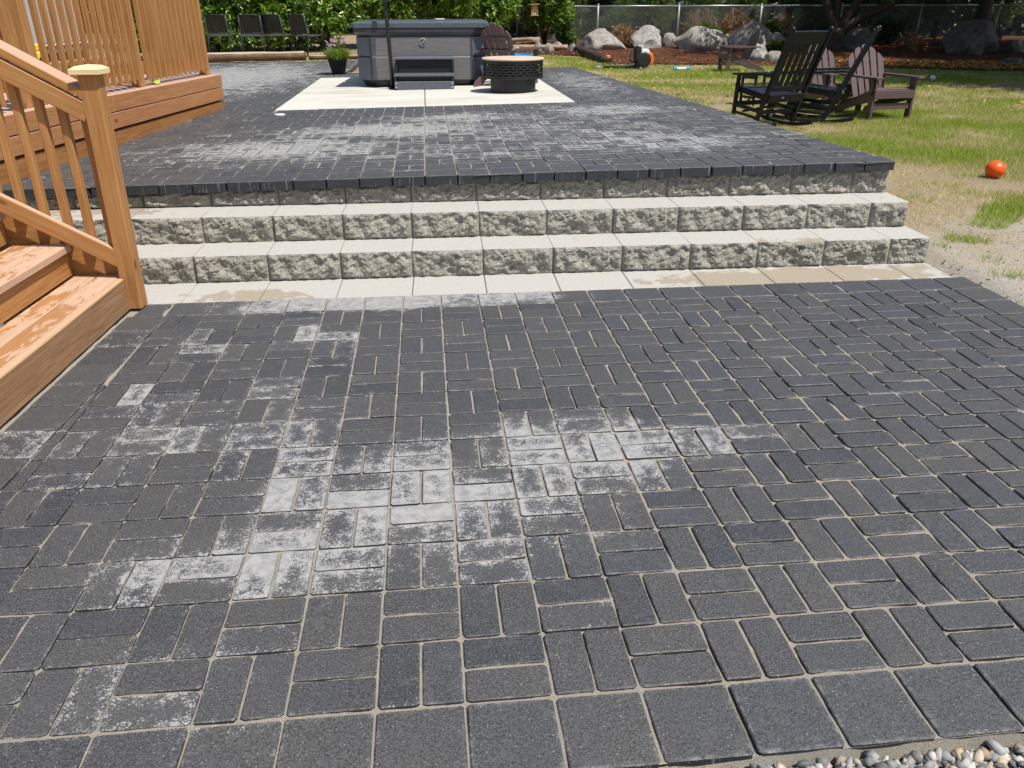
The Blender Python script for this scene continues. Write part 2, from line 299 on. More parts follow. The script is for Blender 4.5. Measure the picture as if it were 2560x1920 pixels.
# ------------------------------------------------------------------ object helpers
def link(o): COL.objects.link(o); return o
def tag(o, label=None, cat=None, group=None, kind=None):
    if label: o['label'] = label
    if cat: o['category'] = cat
    if group: o['group'] = group
    if kind: o['kind'] = kind
    return o
def thing(name, label, cat, loc=(0, 0, 0), rz=0.0, group=None):
    o = link(bpy.data.objects.new(name, None)); o.location = loc; o.rotation_euler = (0, 0, rz); o.empty_display_size = .1
    return tag(o, label, cat, group)
def mesh(name, V, F, mats, fm=None, smooth=False):
    me = bpy.data.meshes.new(name); me.from_pydata([tuple(v) for v in V], [], F)
    for m in (mats if isinstance(mats, (list, tuple)) else [mats]): me.materials.append(m)
    if fm is not None: me.polygons.foreach_set('material_index', fm)
    if smooth: me.polygons.foreach_set('use_smooth', [True]*len(me.polygons))
    me.update(); return me
def fast_mesh(name, V, F, mats, attrs=None):
    V = np.asarray(V, np.float32).reshape(-1, 3); F = np.asarray(F, np.int32); k = F.shape[1]
    me = bpy.data.meshes.new(name); me.vertices.add(len(V)); me.vertices.foreach_set('co', V.ravel())
    me.loops.add(F.size); me.loops.foreach_set('vertex_index', F.ravel())
    me.polygons.add(len(F)); me.polygons.foreach_set('loop_start', np.arange(0, F.size, k, dtype=np.int32))
    for m in (mats if isinstance(mats, (list, tuple)) else [mats]): me.materials.append(m)
    for nm, arr in (attrs or {}).items():
        a = me.attributes.new(nm, 'FLOAT', 'POINT'); a.data.foreach_set('value', np.asarray(arr, np.float32))
    me.update(calc_edges=True); return me
def put(name, me, parent=None, mtx=None):
    o = link(bpy.data.objects.new(name, me))
    if parent is not None: o.parent = parent
    if mtx is not None: o.matrix_basis = mtx
    return o
def inv_world(p):
    return (Matrix.Translation(p.location) @ p.rotation_euler.to_matrix().to_4x4()).inverted()
BOX = {}
def box_me(sx, sy, sz, mat, bev=.004):
    key = (round(sx, 4), round(sy, 4), round(sz, 4), mat.name, bev)
    if key not in BOX:
        bm = bmesh.new(); bmesh.ops.create_cube(bm, size=1.0)
        bmesh.ops.scale(bm, vec=(sx, sy, sz), verts=bm.verts)
        b = min(bev, .3*min(sx, sy, sz))
        if b > 0: bmesh.ops.bevel(bm, geom=bm.edges[:], offset=b, segments=1, affect='EDGES')
        me = bpy.data.meshes.new('board'); bm.to_mesh(me); bm.free(); me.materials.append(mat); BOX[key] = me
    return BOX[key]
def T3(x, y, z): return Matrix.Translation((x, y, z))
def RX(a): return Matrix.Rotation(a, 4, 'X')
def RY(a): return Matrix.Rotation(a, 4, 'Y')
def RZ(a): return Matrix.Rotation(a, 4, 'Z')
def box(name, parent, c, s, mat, rot=None, bev=.004):
    m = T3(*c)
    if rot is not None: m = m @ rot
    return put(name, box_me(*s, mat, bev), parent, m)
def frame(p0, p1, upv=(0, 0, 1)):
    x = (Vector(p1)-Vector(p0)); L = x.length; x.normalize(); u = Vector(upv)
    y = u.cross(x); y = y.normalized() if y.length > 1e-6 else Vector((0, 1, 0)); z = x.cross(y)
    m = Matrix(((x.x, y.x, z.x, 0), (x.y, y.y, z.y, 0), (x.z, y.z, z.z, 0), (0, 0, 0, 1)))
    return m, L
def beam(name, parent, p0, p1, w, t, mat, upv=(0, 0, 1), bev=.004, world=False):
    """board from p0 to p1: w across, t in the direction of upv; grain runs along it"""
    m, L = frame(p0, p1, upv); c = (Vector(p0)+Vector(p1))/2
    m = Matrix.Translation(c) @ m
    if world and parent is not None: m = inv_world(parent) @ m
    return put(name, box_me(L, w, t, mat, bev), parent, m)
def tube_vf(pts, rad, seg=8, caps=True):
    pts = [Vector(p) for p in pts]; n = len(pts); V = []; F = []
    rr = rad if isinstance(rad, (list, tuple)) else [rad]*n
    ref = None
    for i, p in enumerate(pts):
        d = (pts[min(i+1, n-1)]-pts[max(i-1, 0)]).normalized()
        if ref is None: ref = Vector((0, 0, 1)) if abs(d.z) < .9 else Vector((1, 0, 0))
        a = d.cross(ref).normalized(); b = a.cross(d).normalized(); ref = b
        for k in range(seg):
            t = 2*math.pi*k/seg; V.append(p+(a*math.cos(t)+b*math.sin(t))*rr[i])
    for i in range(n-1):
        for k in range(seg):
            F.append((i*seg+k, i*seg+(k+1) % seg, (i+1)*seg+(k+1) % seg, (i+1)*seg+k))
    if caps: F.append(tuple(range(seg))[::-1]); F.append(tuple((n-1)*seg+k for k in range(seg)))
    return V, F
def tube(name, parent, pts, rad, mat, seg=8):
    V, F = tube_vf(pts, rad, seg); return put(name, mesh(name, V, F, mat, smooth=True), parent)
class MB:
    def __init__(s): s.V = []; s.F = []
    def add(s, V, F): b = len(s.V); s.V += [tuple(v) for v in V]; s.F += [tuple(i+b for i in f) for f in F]; return s
    def tube(s, pts, rad, seg=6): return s.add(*tube_vf(pts, rad, seg))
    def box(s, c, sz, rot=None):
        x, y, z = (q/2 for q in sz); P = [Vector((a*x, b*y, d*z)) for a in (-1, 1) for b in (-1, 1) for d in (-1, 1)]
        if rot is not None: P = [rot @ p for p in P]
        P = [p+Vector(c) for p in P]
        return s.add(P, [(0, 1, 3, 2), (4, 6, 7, 5), (0, 4, 5, 1), (2, 3, 7, 6), (0, 2, 6, 4), (1, 5, 7, 3)])
    def build(s, name, mat, parent=None, mtx=None, smooth=False): return put(name, mesh(name, s.V, s.F, mat, smooth=smooth), parent, mtx)
def extrude(poly, t, bev=.003):
    """flat outline in (a,b), thickness t centred on 0; small chamfer on both rims"""
    n = len(poly); cx = sum(p[0] for p in poly)/n; cy = sum(p[1] for p in poly)/n
    def ins(k):
        out = []
        for a, b in poly:
            d = math.hypot(a-cx, b-cy) or 1; out.append((a-(a-cx)/d*k, b-(b-cy)/d*k))
        return out
    V = []; F = []
    for q, z in ((ins(bev), -t/2), (poly, -t/2+bev), (poly, t/2-bev), (ins(bev), t/2)): V += [(a, b, z) for a, b in q]
    for L in range(3):
        for k in range(n): F.append((L*n+k, L*n+(k+1) % n, (L+1)*n+(k+1) % n, (L+1)*n+k))
    F.append(tuple(range(n))[::-1]); F.append(tuple(3*n+k for k in range(n)))
    return V, F
EXT = {}
def plate(name, parent, poly, t, mat, mtx, bev=.003, key=None):
    k = (key, mat.name) if key else None
    if k and k in EXT: me = EXT[k]
    else:
        ar = sum(poly[i][0]*poly[(i+1) % len(poly)][1]-poly[(i+1) % len(poly)][0]*poly[i][1] for i in range(len(poly)))
        if ar < 0: poly = poly[::-1]
        me = mesh(name, *extrude(poly, t, bev), mat)
        if k: EXT[k] = me
    return put(name, me, parent, mtx)
def disc_vf(r, z0, z1, seg=40, r1=None):
    r1 = r if r1 is None else r1; V = []; F = []
    for rr, z in ((r, z0), (r1, z1)): V += [(rr*math.cos(2*math.pi*k/seg), rr*math.sin(2*math.pi*k/seg), z) for k in range(seg)]
    for k in range(seg): F.append((k, (k+1) % seg, seg+(k+1) % seg, seg+k))
    F.append(tuple(range(seg))[::-1]); F.append(tuple(seg+k for k in range(seg))); return V, F
def lathe_vf(prof, seg=32):
    V = []; F = []; n = len(prof)
    for r, z in prof: V += [(r*math.cos(2*math.pi*k/seg), r*math.sin(2*math.pi*k/seg), z) for k in range(seg)]
    for i in range(n-1):
        for k in range(seg): F.append((i*seg+k, i*seg+(k+1) % seg, (i+1)*seg+(k+1) % seg, (i+1)*seg+k))
    F.append(tuple(range(seg))[::-1]); F.append(tuple((n-1)*seg+k for k in range(seg))); return V, F
def ss(a, b, t):
    t = np.clip((np.asarray(t, float)-a)/(b-a), 0, 1); return t*t*(3-2*t)
def vnoise(x, y, sc, seed=0):
    x = np.asarray(x, float)*sc+seed*17.3; y = np.asarray(y, float)*sc+seed*9.1
    xi = np.floor(x); yi = np.floor(y); fx = x-xi; fy = y-yi; fx = fx*fx*(3-2*fx); fy = fy*fy*(3-2*fy)
    def h(a, b): return np.modf(np.abs(np.sin(a*127.1+b*311.7+seed*74.7)*43758.5453))[0]
    return (h(xi, yi)*(1-fx)+h(xi+1, yi)*fx)*(1-fy)+(h(xi, yi+1)*(1-fx)+h(xi+1, yi+1)*fx)*fy
def fnoise(x, y, sc, seed=0): return .55*vnoise(x, y, sc, seed)+.3*vnoise(x, y, sc*2.1, seed+1)+.15*vnoise(x, y, sc*4.3, seed+2)

# ------------------------------------------------------------------ levels of the place
MD = 0.205                                   # paving module: one pair of pavers
def zp(x): return .48+.0135*x                # the upper patio drains towards the deck
S_ROW = -.02
def y_course(k, x): return 3.145+.295*k+S_ROW*(x-3.2)
def y_cope(x): return 3.70+S_ROW*(x-3.2)
DP0 = Vector((-2.60, 2.90, 0)); DE = Vector((.1098, .994, 0)).normalized(); DN = Vector((-DE.y, DE.x, 0)); DLEN = 5.19
def deck_pt(s, o, z=0.0): p = DP0+DE*s+DN*o; return Vector((p.x, p.y, z))
def deck_z(s): return .855-.0115*s
def x_right(y): return 3.215-.060*(y-3.70)   # right edge of the upper patio
def x_deck(y): return DP0.x+DE.x/DE.y*(y-DP0.y)
PAD = (-1.42, 7.66, 1.78, 11.80)
FAR_L, FAR_R, NOTCH = 16.45, 13.0, -1.15
def gz(x, y):
    x = np.asarray(x, float); y = np.asarray(y, float)
    b = .42+(.09-.42)*ss(-1, 5, x)+.17*ss(19, 27, y)+.9*ss(30, 60, y)
    z = -.02+(b+.02)*ss(1.8, 6.5, y)
    inside = (x < np.where(y < 3.75, 3.25, np.maximum(x_right(y)-.02, 0))) & (y > .10) & (y < np.where(x < NOTCH, FAR_L, FAR_R)-.03)
    inside |= (x < -1.3) & (y < 9)
    z = z-.006*vnoise(x, y, 3, 3)-.045*(1-ss(-.1, .6, y))
    return np.where(inside, np.minimum(z, 0)-.14, z)
def gz1(x, y): return float(gz(x, y))
def mulch_edge(x): return np.interp(x, [1.2, 4.55, 4.8, 5.6, 8, 9.4, 10.9, 12.4, 14, 40], [22.0, 22.6, 20.2, 19.9, 19.3, 18.8, 17.9, 16.5, 16.2, 16.2])
def dryness(x, y):
    n = fnoise(x, y, .9, 5); m = fnoise(x, y, 3.2, 8)
    d = .43+.95*(n-.5)*2.1+.6*(m-.5)
    d = d+.62*(1-ss(5.2, 7.0, np.asarray(y)+.25*(np.asarray(x)-4)))+.42*(1-ss(.25, 1.6, np.asarray(x)-x_right(y)))*(np.asarray(y) > 4)-.28*ss(13.0, 15.5, y)*ss(5, 7, x)
    return np.clip(d, 0, 1)
def grit(x, y):
    n = fnoise(x, y, 1.3, 11)
    g = 1-ss(2.6, 5.1, np.asarray(y)+.9*(n-.5)*2+.25*(np.asarray(x)-4))
    g = np.maximum(g, (1-ss(-.05, .30, np.asarray(x)-x_right(y)+.3*(n-.5)))*(np.asarray(y) < 7)*(np.asarray(x) > 3))
    return np.clip(g, 0, 1)

# ------------------------------------------------------------------ ground
def build_ground():
    xs = np.concatenate([np.linspace(-160, -9, 24), np.arange(-8.5, 16, .13), np.linspace(16.5, 30, 40), np.linspace(34, 200, 24)])
    ys = np.concatenate([np.linspace(-120, -3, 18), np.arange(-2.5, 21, .13), np.linspace(21.3, 36, 50), np.linspace(39, 260, 26)])
    X, Y = np.meshgrid(xs, ys); Z = gz(X, Y); nx, ny = len(xs), len(ys)
    V = np.stack([X, Y, Z], -1).reshape(-1, 3)
    i = np.arange(nx-1)[None, :]+np.arange(ny-1)[:, None]*nx
    F = np.stack([i, i+1, i+nx+1, i+nx], -1).reshape(-1, 4)
    me = fast_mesh('ground', V, F, M['soil'], {'dry': dryness(V[:, 0], V[:, 1]), 'grit': grit(V[:, 0], V[:, 1])})
    me.polygons.foreach_set('use_smooth', [True]*len(me.polygons))
    tag(put('ground', me), 'dry lawn and gritty bare soil around the patio', kind='structure')
    # raised bark bed under the boulders
    xs = np.arange(1.2, 30, .2); rows = 44; V = []
    for x in xs:
        e = float(mulch_edge(x))
        for k in range(rows):
            t = k/(rows-1); y = e+(32.5-e)*t
            V.append((x, y, gz1(x, y)+.035*min(1, k/2)+.05*float(fnoise(x, y, 1.1, 21))+.004))
    i = (np.arange(len(xs)-1)*rows)[:, None]+np.arange(rows-1)[None, :]
    F = np.stack([i, i+rows, i+rows+1, i+1], -1).reshape(-1, 4)
    me = fast_mesh('mulch_bed', V, F, M['mulch']); me.polygons.foreach_set('use_smooth', [True]*len(me.polygons))
    tag(put('mulch_bed', me), 'red brown bark mulch bed below the chain link fence', kind='structure')
build_ground()

# ------------------------------------------------------------------ pavers
def clip_poly(P, n, d):
    """keep the side where n.p <= d"""
    out = []; k = len(P)
    for i in range(k):
        a, b = P[i], P[(i+1) % k]; da = n[0]*a[0]+n[1]*a[1]-d; db = n[0]*b[0]+n[1]*b[1]-d
        if da <= 0: out.append(a)
        if (da < 0) != (db < 0) and abs(da-db) > 1e-9:
            t = da/(da-db); out.append((a[0]+(b[0]-a[0])*t, a[1]+(b[1]-a[1])*t))
    return out
def area(P): return .5*abs(sum(P[i][0]*P[(i+1) % len(P)][1]-P[(i+1) % len(P)][0]*P[i][1] for i in range(len(P))))
def brick_vf(P, h, ch):
    """prism with chamfered top from a convex outline; returns verts, faces"""
    n = len(P); cx = sum(p[0] for p in P)/n; cy = sum(p[1] for p in P)/n
    hx = max(abs(p[0]-cx) for p in P) or 1; hy = max(abs(p[1]-cy) for p in P) or 1
    I = [(cx+(p[0]-cx)*(1-min(.45, ch/hx)), cy+(p[1]-cy)*(1-min(.45, ch/hy))) for p in P]
    V = [(a, b, -h) for a, b in P]+[(a, b, -ch*.9) for a, b in P]+[(a, b, 0) for a, b in I]
    F = []
    for L in range(2):
        for k in range(n): F.append((L*n+k, L*n+(k+1) % n, (L+1)*n+(k+1) % n, (L+1)*n+k))
    F.append(tuple(2*n+k for k in range(n))); return V, F
def rect_outline(w, l, rnd, cut=.006, jit=.0012):
    """rectangle with unevenly clipped corners, 8 points"""
    x, y = w/2, l/2; P = []
    for sx, sy, order in ((-1, -1, 0), (1, -1, 1), (1, 1, 0), (-1, 1, 1)):
        c1, c2 = cut*rnd.uniform(.4, 1.5), cut*rnd.uniform(.4, 1.5)
        a = (sx*(x-c1)+rnd.uniform(-jit, jit), sy*y+rnd.uniform(-jit, jit)); b = (sx*x+rnd.uniform(-jit, jit), sy*(y-c2)+rnd.uniform(-jit, jit))
        P += [b, a] if order == 0 else [a, b]
    return P
def set_uv(me, V, F, long_y):
    uv = me.uv_layers.new(name='UVMap')
    xs = [v[0] for v in V]; ys = [v[1] for v in V]; x0, x1, y0, y1 = min(xs), max(xs), min(ys), max(ys)
    dat = []
    for p in me.polygons:
        for li in p.loop_indices:
            v = V[me.loops[li].vertex_index]; a = (v[0]-x0)/(x1-x0); b = (v[1]-y0)/(y1-y0)
            dat += [b, a] if long_y else [a, b]
    uv.data.foreach_set('uv', dat)
rnd = random.Random(3)
VAR = {}
def brick_variant(kind, joint):
    key = (kind, joint)
    if key not in VAR:
        VAR[key] = []
        for q in range(6):
            l = MD-joint; w = (MD-joint) if kind == 'sq' else (MD/2-joint)
            P = rect_outline(w, l, rnd, .007 if kind == 'br' else .006)
            V, F = brick_vf(P, .058, .0030)
            me = mesh('paver', V, F, M['paver_sq' if kind == 'sq' else 'paver']); set_uv(me, V, F, True); VAR[key].append((me, V, F))
    return VAR[key][rnd.randrange(6)]
class Paving:
    def __init__(s, root, zf, eff): s.root, s.zf, s.eff = root, zf, eff; s.items = []; s.inv = inv_world(root)
    def brick(s, name, cx, cy, kind, rot, joint, outline=None, tone=None):
        s.items.append((name, cx, cy, kind, rot, joint, outline, max(0, min(1, rnd.random()*.62+.38*float(ss(-.8, 2.2, cx))*rnd.random()**.4 if rnd.random() > .1 else rnd.uniform(0, .1))) if tone is None else tone))  # random tone, rising rightward to put a bluish sky sheen into the colour
    def emit(s, single):
        """name -> how many are kept as single objects (nearest first); the rest become one joined part"""
        tilt = math.atan(.0135) if s.zf is zp else 0
        byname = {}
        for it in s.items: byname.setdefault(it[0], []).append(it)
        for name, its in byname.items():
            def key(it):
                d = Vector((it[1], it[2], s.zf(it[1])))-CAMP; xc, zc, yc = d.dot(r2), d.dot(fw), d.dot(u2)
                vis = zc > 0 and abs(xc/zc) < .66 and abs(yc/zc) < .50
                return (0 if vis else 1, d.length)
            its.sort(key=key); keep = its[:single.get(name, 300)]; rest = its[len(keep):]
            for it in keep: s.one(it, tilt)
            if rest: s.joined(name, rest, tilt)
    def geo(s, it):
        name, cx, cy, kind, rot, joint, outline, tone = it
        if outline is None: return brick_variant(kind, joint)
        V, F = brick_vf(outline, .058, .0035); return None, V, F
    def one(s, it, tilt):
        name, cx, cy, kind, rot, joint, outline, tone = it
        me, V, F = s.geo(it)
        if me is None:
            me = mesh('cut_paver', V, F, M['paver' if kind == 'br' else 'paver_sq'])
            xs = [v[0] for v in V]; ys = [v[1] for v in V]; set_uv(me, V, F, max(ys)-min(ys) > max(xs)-min(xs))
        m = T3(cx, cy, s.zf(cx)+rnd.uniform(-.0012, .0012)) @ RY(-tilt+rnd.uniform(-.006, .006)) @ RX(rnd.uniform(-.006, .006)) @ RZ(rot+rnd.uniform(-.007, .007))
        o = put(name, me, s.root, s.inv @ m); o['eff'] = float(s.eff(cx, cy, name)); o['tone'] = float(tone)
    def joined(s, name, its, tilt):
        VV = []; FF = []; UV = []; EF = []; TO = []
        for it in its:
            _, cx, cy, kind, rot, joint, outline, tone = it
            me, V, F = s.geo(it); c, sn = math.cos(rot), math.sin(rot); b = len(VV)
            xs = [v[0] for v in V]; ys = [v[1] for v in V]; x0, y0 = min(xs), min(ys); wx, wy = max(xs)-x0, max(ys)-y0
            e = float(s.eff(cx, cy, name)); dz = rnd.uniform(-.0012, .0012)
            for v in V:
                x = cx+c*v[0]-sn*v[1]; VV.append((x, cy+sn*v[0]+c*v[1], s.zf(x)+v[2]+dz)); EF.append(e); TO.append(tone)
            for f in F:
                FF.append(tuple(i+b for i in f))
                for i in f:
                    a, q = (V[i][0]-x0)/wx, (V[i][1]-y0)/wy; UV += [q, a] if wy >= wx else [a, q]
        me = mesh(name+'_field', VV, FF, M['paver_sq' if its[0][3] == 'sq' else 'paver'])
        uv = me.uv_layers.new(name='UVMap'); uv.data.foreach_set('uv', UV)
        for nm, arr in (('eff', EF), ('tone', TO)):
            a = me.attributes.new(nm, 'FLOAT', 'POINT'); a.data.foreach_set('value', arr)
        o = put(name+'_field', me, s.root, s.inv); o['kind'] = 'stuff'

def blob(x, y, cx, cy, rx, ry): return math.exp(-(((x-cx)/rx)**2+((y-cy)/ry)**2))
def sand_sheet(name, x0, x1, y0, y1, step, zf, drop, inside=None):
    xs = np.arange(x0, x1+1e-6, step); ys = np.arange(y0, y1+1e-6, step); X, Y = np.meshgrid(xs, ys)
    nz = fnoise(X, Y, 9, 31)
    Z = zf(X)+drop+.0075*(nz-.5)*2+.0016*(vnoise(X, Y, 60, 4)-.5)
    nx = len(xs); i = np.arange(nx-1)[None, :]+np.arange(len(ys)-1)[:, None]*nx
    F = np.stack([i, i+1, i+nx+1, i+nx], -1).reshape(-1, 4)
    V = np.stack([X, Y, Z], -1).reshape(-1, 3)
    if inside is not None:
        c = V[F].mean(1); F = F[inside(c[:, 0], c[:, 1])]
    return fast_mesh(name, V, F, M['sand'])

def build_lower_patio():
    def stair_x(y): return -1.425-.046*(2.82-y)
    me = sand_sheet('lower_patio', -1.9, 3.27, -.205, 2.90, .025, lambda x: 0*x, -.0078)
    root = tag(put('lower_patio', me), 'lower patio of dark basket weave pavers with sandy joints', kind='structure')
    def eff(x, y, name):
        e = rnd.gauss(-.02, .085)
        if name != 'border_paver' and rnd.random() < .07 and x < .6: e += .20          # odd bricks dried first
        if name != 'border_paver' and rnd.random() < .10 and y > .5 and x < 1.0: e -= .25  # and a few are still damp
        return e
    pv = Paving(root, lambda x: 0.0, eff)
    def yw(x, y): return y-.013*(x-1.0)*max(0, y/2.87)*(1 if x < 1.0 else .25)   # rows fan very slightly
    def jt(x): return .0055 if x < -.6 else (.0078 if x < .7 else .0102)
    inner = .012+MD
    for i in range(-10, 15):
        for j in range(0, 13):
            X0, Y0 = i*MD, j*MD; J = jt(X0)
            cells = [(X0+MD*.25, Y0+MD*.5, 0.0), (X0+MD*.75, Y0+MD*.5, 0.0)] if (i+j) % 2 == 0 else [(X0+MD*.5, Y0+MD*.25, math.pi/2), (X0+MD*.5, Y0+MD*.75, math.pi/2)]
            for cx, cy, rot in cells:
                lim = stair_x(cy)+inner+.004
                hx = (MD/2 if rot else MD/4)-J/2; hy = (MD/4 if rot else MD/2)-J/2
                if cx+hx < lim+.012: continue
                if cx-hx < lim:        # cut against the course that runs along the stair
                    P = [(-hx, -hy), (hx, -hy), (hx, hy), (-hx, hy)]
                    s = .046; nn = (-1, s); d = nn[0]*(lim-cx)
                    P = clip_poly(P, nn, d)
                    if len(P) > 2 and area(P) > .0004: pv.brick('cut_paver', cx, yw(cx, cy), 'br', 0.0, J, P)
                    continue
                pv.brick('paver', cx+rnd.uniform(-.001, .001), yw(cx, cy), 'br', rot+(math.pi if rnd.random() < .5 else 0), J)
    for i in range(-10, 16):
        J = jt(i*MD)
        pv.brick('border_paver', (i+.5)*MD, -.5*MD-.004, 'sq', rnd.randrange(4)*math.pi/2, J)
        cx = (i+.5)*MD
        if cx-MD*.5 > -1.30: pv.brick('border_paver', cx, yw(cx, 13.5*MD), 'sq', rnd.randrange(4)*math.pi/2, J)
    for j in range(0, 13): pv.brick('border_paver', 15.5*MD, yw(15.5*MD, (j+.5)*MD), 'sq', rnd.randrange(4)*math.pi/2, .0095)
    for k in range(0, 15):
        cy = 2.70-(k+.5)*MD
        if cy < .1: break
        pv.brick('border_paver', stair_x(cy)+.010+MD/2, cy, 'sq', .046*-1+0, .005)
    P = [(-.055, -.09), (.09, -.09), (.09, .095), (-.04, .095)]
    pv.brick('border_paver', -1.335, 2.785, 'sq', 0, .006, P)
    pv.emit({'paver': 300, 'border_paver': 120, 'cut_paver': 60})
build_lower_patio()

def build_upper_patio():
    def inside(x, y):
        ok = (x < x_right(y)-.01) & (y > y_cope(x)+.02) & (y < np.where(x < NOTCH, FAR_L, FAR_R)) & (x > np.where(y < 8.06, x_deck(y)-.05, -5.2))
        return ok & ~((x > PAD[0]+.03) & (x < PAD[2]-.03) & (y > PAD[1]+.03) & (y < PAD[3]-.03))
    me = sand_sheet('upper_patio', -5.2, 3.3, 3.65, 16.5, .05, zp, -.0060, inside)
    root = tag(put('upper_patio', me), 'raised upper patio of dark basket weave pavers above the stone steps', kind='structure')
    def eff(x, y, name):
        if name == 'coping_paver': return rnd.uniform(-.35, -.05)
        return .04+rnd.gauss(0, .11)
    pv = Paving(root, zp, eff)
    J = .0075
    for i in range(-17, 16):                                      # front edge course
        cx = (i+.5)*MD-.06; cy = y_cope(cx)+MD/2
        if cx+MD/2 > 3.235 or cx < -3.2: continue
        pv.brick('coping_paver', cx, cy, 'sq', S_ROW+rnd.uniform(-.004, .004), .006)
    sl = -.060                                                    # course along the right edge
    for k in range(0, 47):
        cy = y_cope(3.1)+MD*(k+1.5)
        if cy > FAR_R-.1: break
        pv.brick('border_paver', x_right(cy)-MD/2-.004, cy, 'sq', -sl*-1, J)
    planes = []
    for i in range(-26, 16):
        for j in range(0, 64):
            X0 = i*MD-.06; Y0 = y_cope(X0+MD/2)+MD*(j+1)
            if Y0 > FAR_L: break
            cells = [(X0+MD*.25, Y0+MD*.5, 0), (X0+MD*.75, Y0+MD*.5, 0)] if (i+j) % 2 == 0 else [(X0+MD*.5, Y0+MD*.25, 1), (X0+MD*.5, Y0+MD*.75, 1)]
            for cx, cy, rot in cells:
                hx = (MD/2 if rot else MD/4)-J/2; hy = (MD/4 if rot else MD/2)-J/2
                if cy > (FAR_L if cx < NOTCH else FAR_R)-hy: continue
                P = [(-hx, -hy), (hx, -hy), (hx, hy), (-hx, hy)]; cut = False
                xr = x_right(cy)-MD-.010
                if cx-hx > xr-.01: continue
                if cx+hx > xr: P = clip_poly(P, (1, .060), xr-cx); cut = True
                if cy < 8.09:
                    xd = x_deck(cy)-.012
                    if cx+hx < xd+.01: continue
                    if cx-hx < xd and len(P) > 2: P = clip_poly(P, (-1, DE.x/DE.y), -(xd-cx)); cut = True
                elif cx < -5.1: continue
                if PAD[0]-hx < cx < PAD[2]+hx and PAD[1]-hy < cy < PAD[3]+hy:
                    g = .004
                    if PAD[0] < cx < PAD[2] and PAD[1] < cy < PAD[3]:
                        w = [cx-PAD[0], PAD[2]-cx, cy-PAD[1], PAD[3]-cy]
                        if min(w) > .1: continue
                    if cy < PAD[1]+.06 and cx > PAD[0]-.02 and cx < PAD[2]+.02: P = clip_poly(P, (0, 1), PAD[1]-g-cy)
                    elif cy > PAD[3]-.06 and cx > PAD[0]-.02 and cx < PAD[2]+.02: P = clip_poly(P, (0, -1), -(PAD[3]+g-cy))
                    elif cx < 0: P = clip_poly(P, (1, 0), PAD[0]-g-cx)
                    else: P = clip_poly(P, (-1, 0), -(PAD[2]+g-cx))
                    cut = True
                if len(P) < 3 or area(P) < .0012: continue
                if cut: pv.brick('cut_paver', cx, cy, 'br', 0.0, J, P)
                else: pv.brick('paver', cx, cy, 'br', (math.pi/2 if rot else 0)+(math.pi if rnd.random() < .5 else 0), J)
    pv.emit({'paver': 300, 'coping_paver': 60, 'border_paver': 60, 'cut_paver': 120})
    # poured pad: two bays with a joint between them
    root = tag(link(bpy.data.objects.new('concrete_pad', None)), 'pale poured concrete pad under the hot tub', kind='structure')
    root.location = ((PAD[0]+PAD[2])/2, PAD[1], zp(.18)); iv = inv_world(root); jx = .155
    for a, b in ((PAD[0], jx-.004), (jx+.004, PAD[2])):
        cx = (a+b)/2; o = put('slab', box_me(b-a, PAD[3]-PAD[1], .12, M['pad'], .006), root, iv @ T3(cx, (PAD[1]+PAD[3])/2, zp(cx)+.006-.06) @ RY(-math.atan(.0135)))
build_upper_patio()

# ------------------------------------------------------------------ stone steps
def split_block(w, h, depth, seed, nx=46, nz=17):
    """block with a broken front face (towards -y), chamfered vertical ends and a smooth top; origin at front bottom centre"""
    V = []; F = []; fm = []
    for k in range(nz+1):
        for i in range(nx+1):
            x = -w/2+w*i/nx; z = h*k/nz
            ed = min(i/nx, 1-i/nx)*w; eb = min(k/nz, 1-k/nz)*h
            q = Vector((x*1.0+seed*3.7, seed*1.3, z))
            n = mnoise.fractal(q*15, .7, 2.2, 5)*.021+mnoise.noise(q*6)*.010+(mnoise.noise(q*75)*.004)
            amp = min(1, ed/.022)*min(1, eb/.016+.12)
            y = -.012*min(1, ed/.02)*min(1, eb/.02+.35)+n*amp*-1+(.004 if ed < 1e-6 else 0)
            V.append((x+(0 if 0 < i < nx else (0.0 if i == 0 else -0.0)), y, z+(mnoise.noise(q*40)*.0025 if k == nz and 0 < i < nx else 0)))
    W = nx+1
    for k in range(nz):
        for i in range(nx): F.append((k*W+i, k*W+i+1, (k+1)*W+i+1, (k+1)*W+i)); fm.append(0)
    top = [nz*W+i for i in range(W)]; b = len(V)
    V += [(-w/2, depth, h), (w/2, depth, h), (-w/2, depth, 0), (w/2, depth, 0)]
    F.append(tuple(top+[b+1, b])); fm.append(1)
    F.append(tuple([k*W for k in range(nz+1)]+[b, b+2])); fm.append(1)
    F.append(tuple([b+3, b+1]+[k*W+nx for k in range(nz, -1, -1)])); fm.append(1)
    return mesh('block', V, F, [M['split'], M['smooth']], fm)
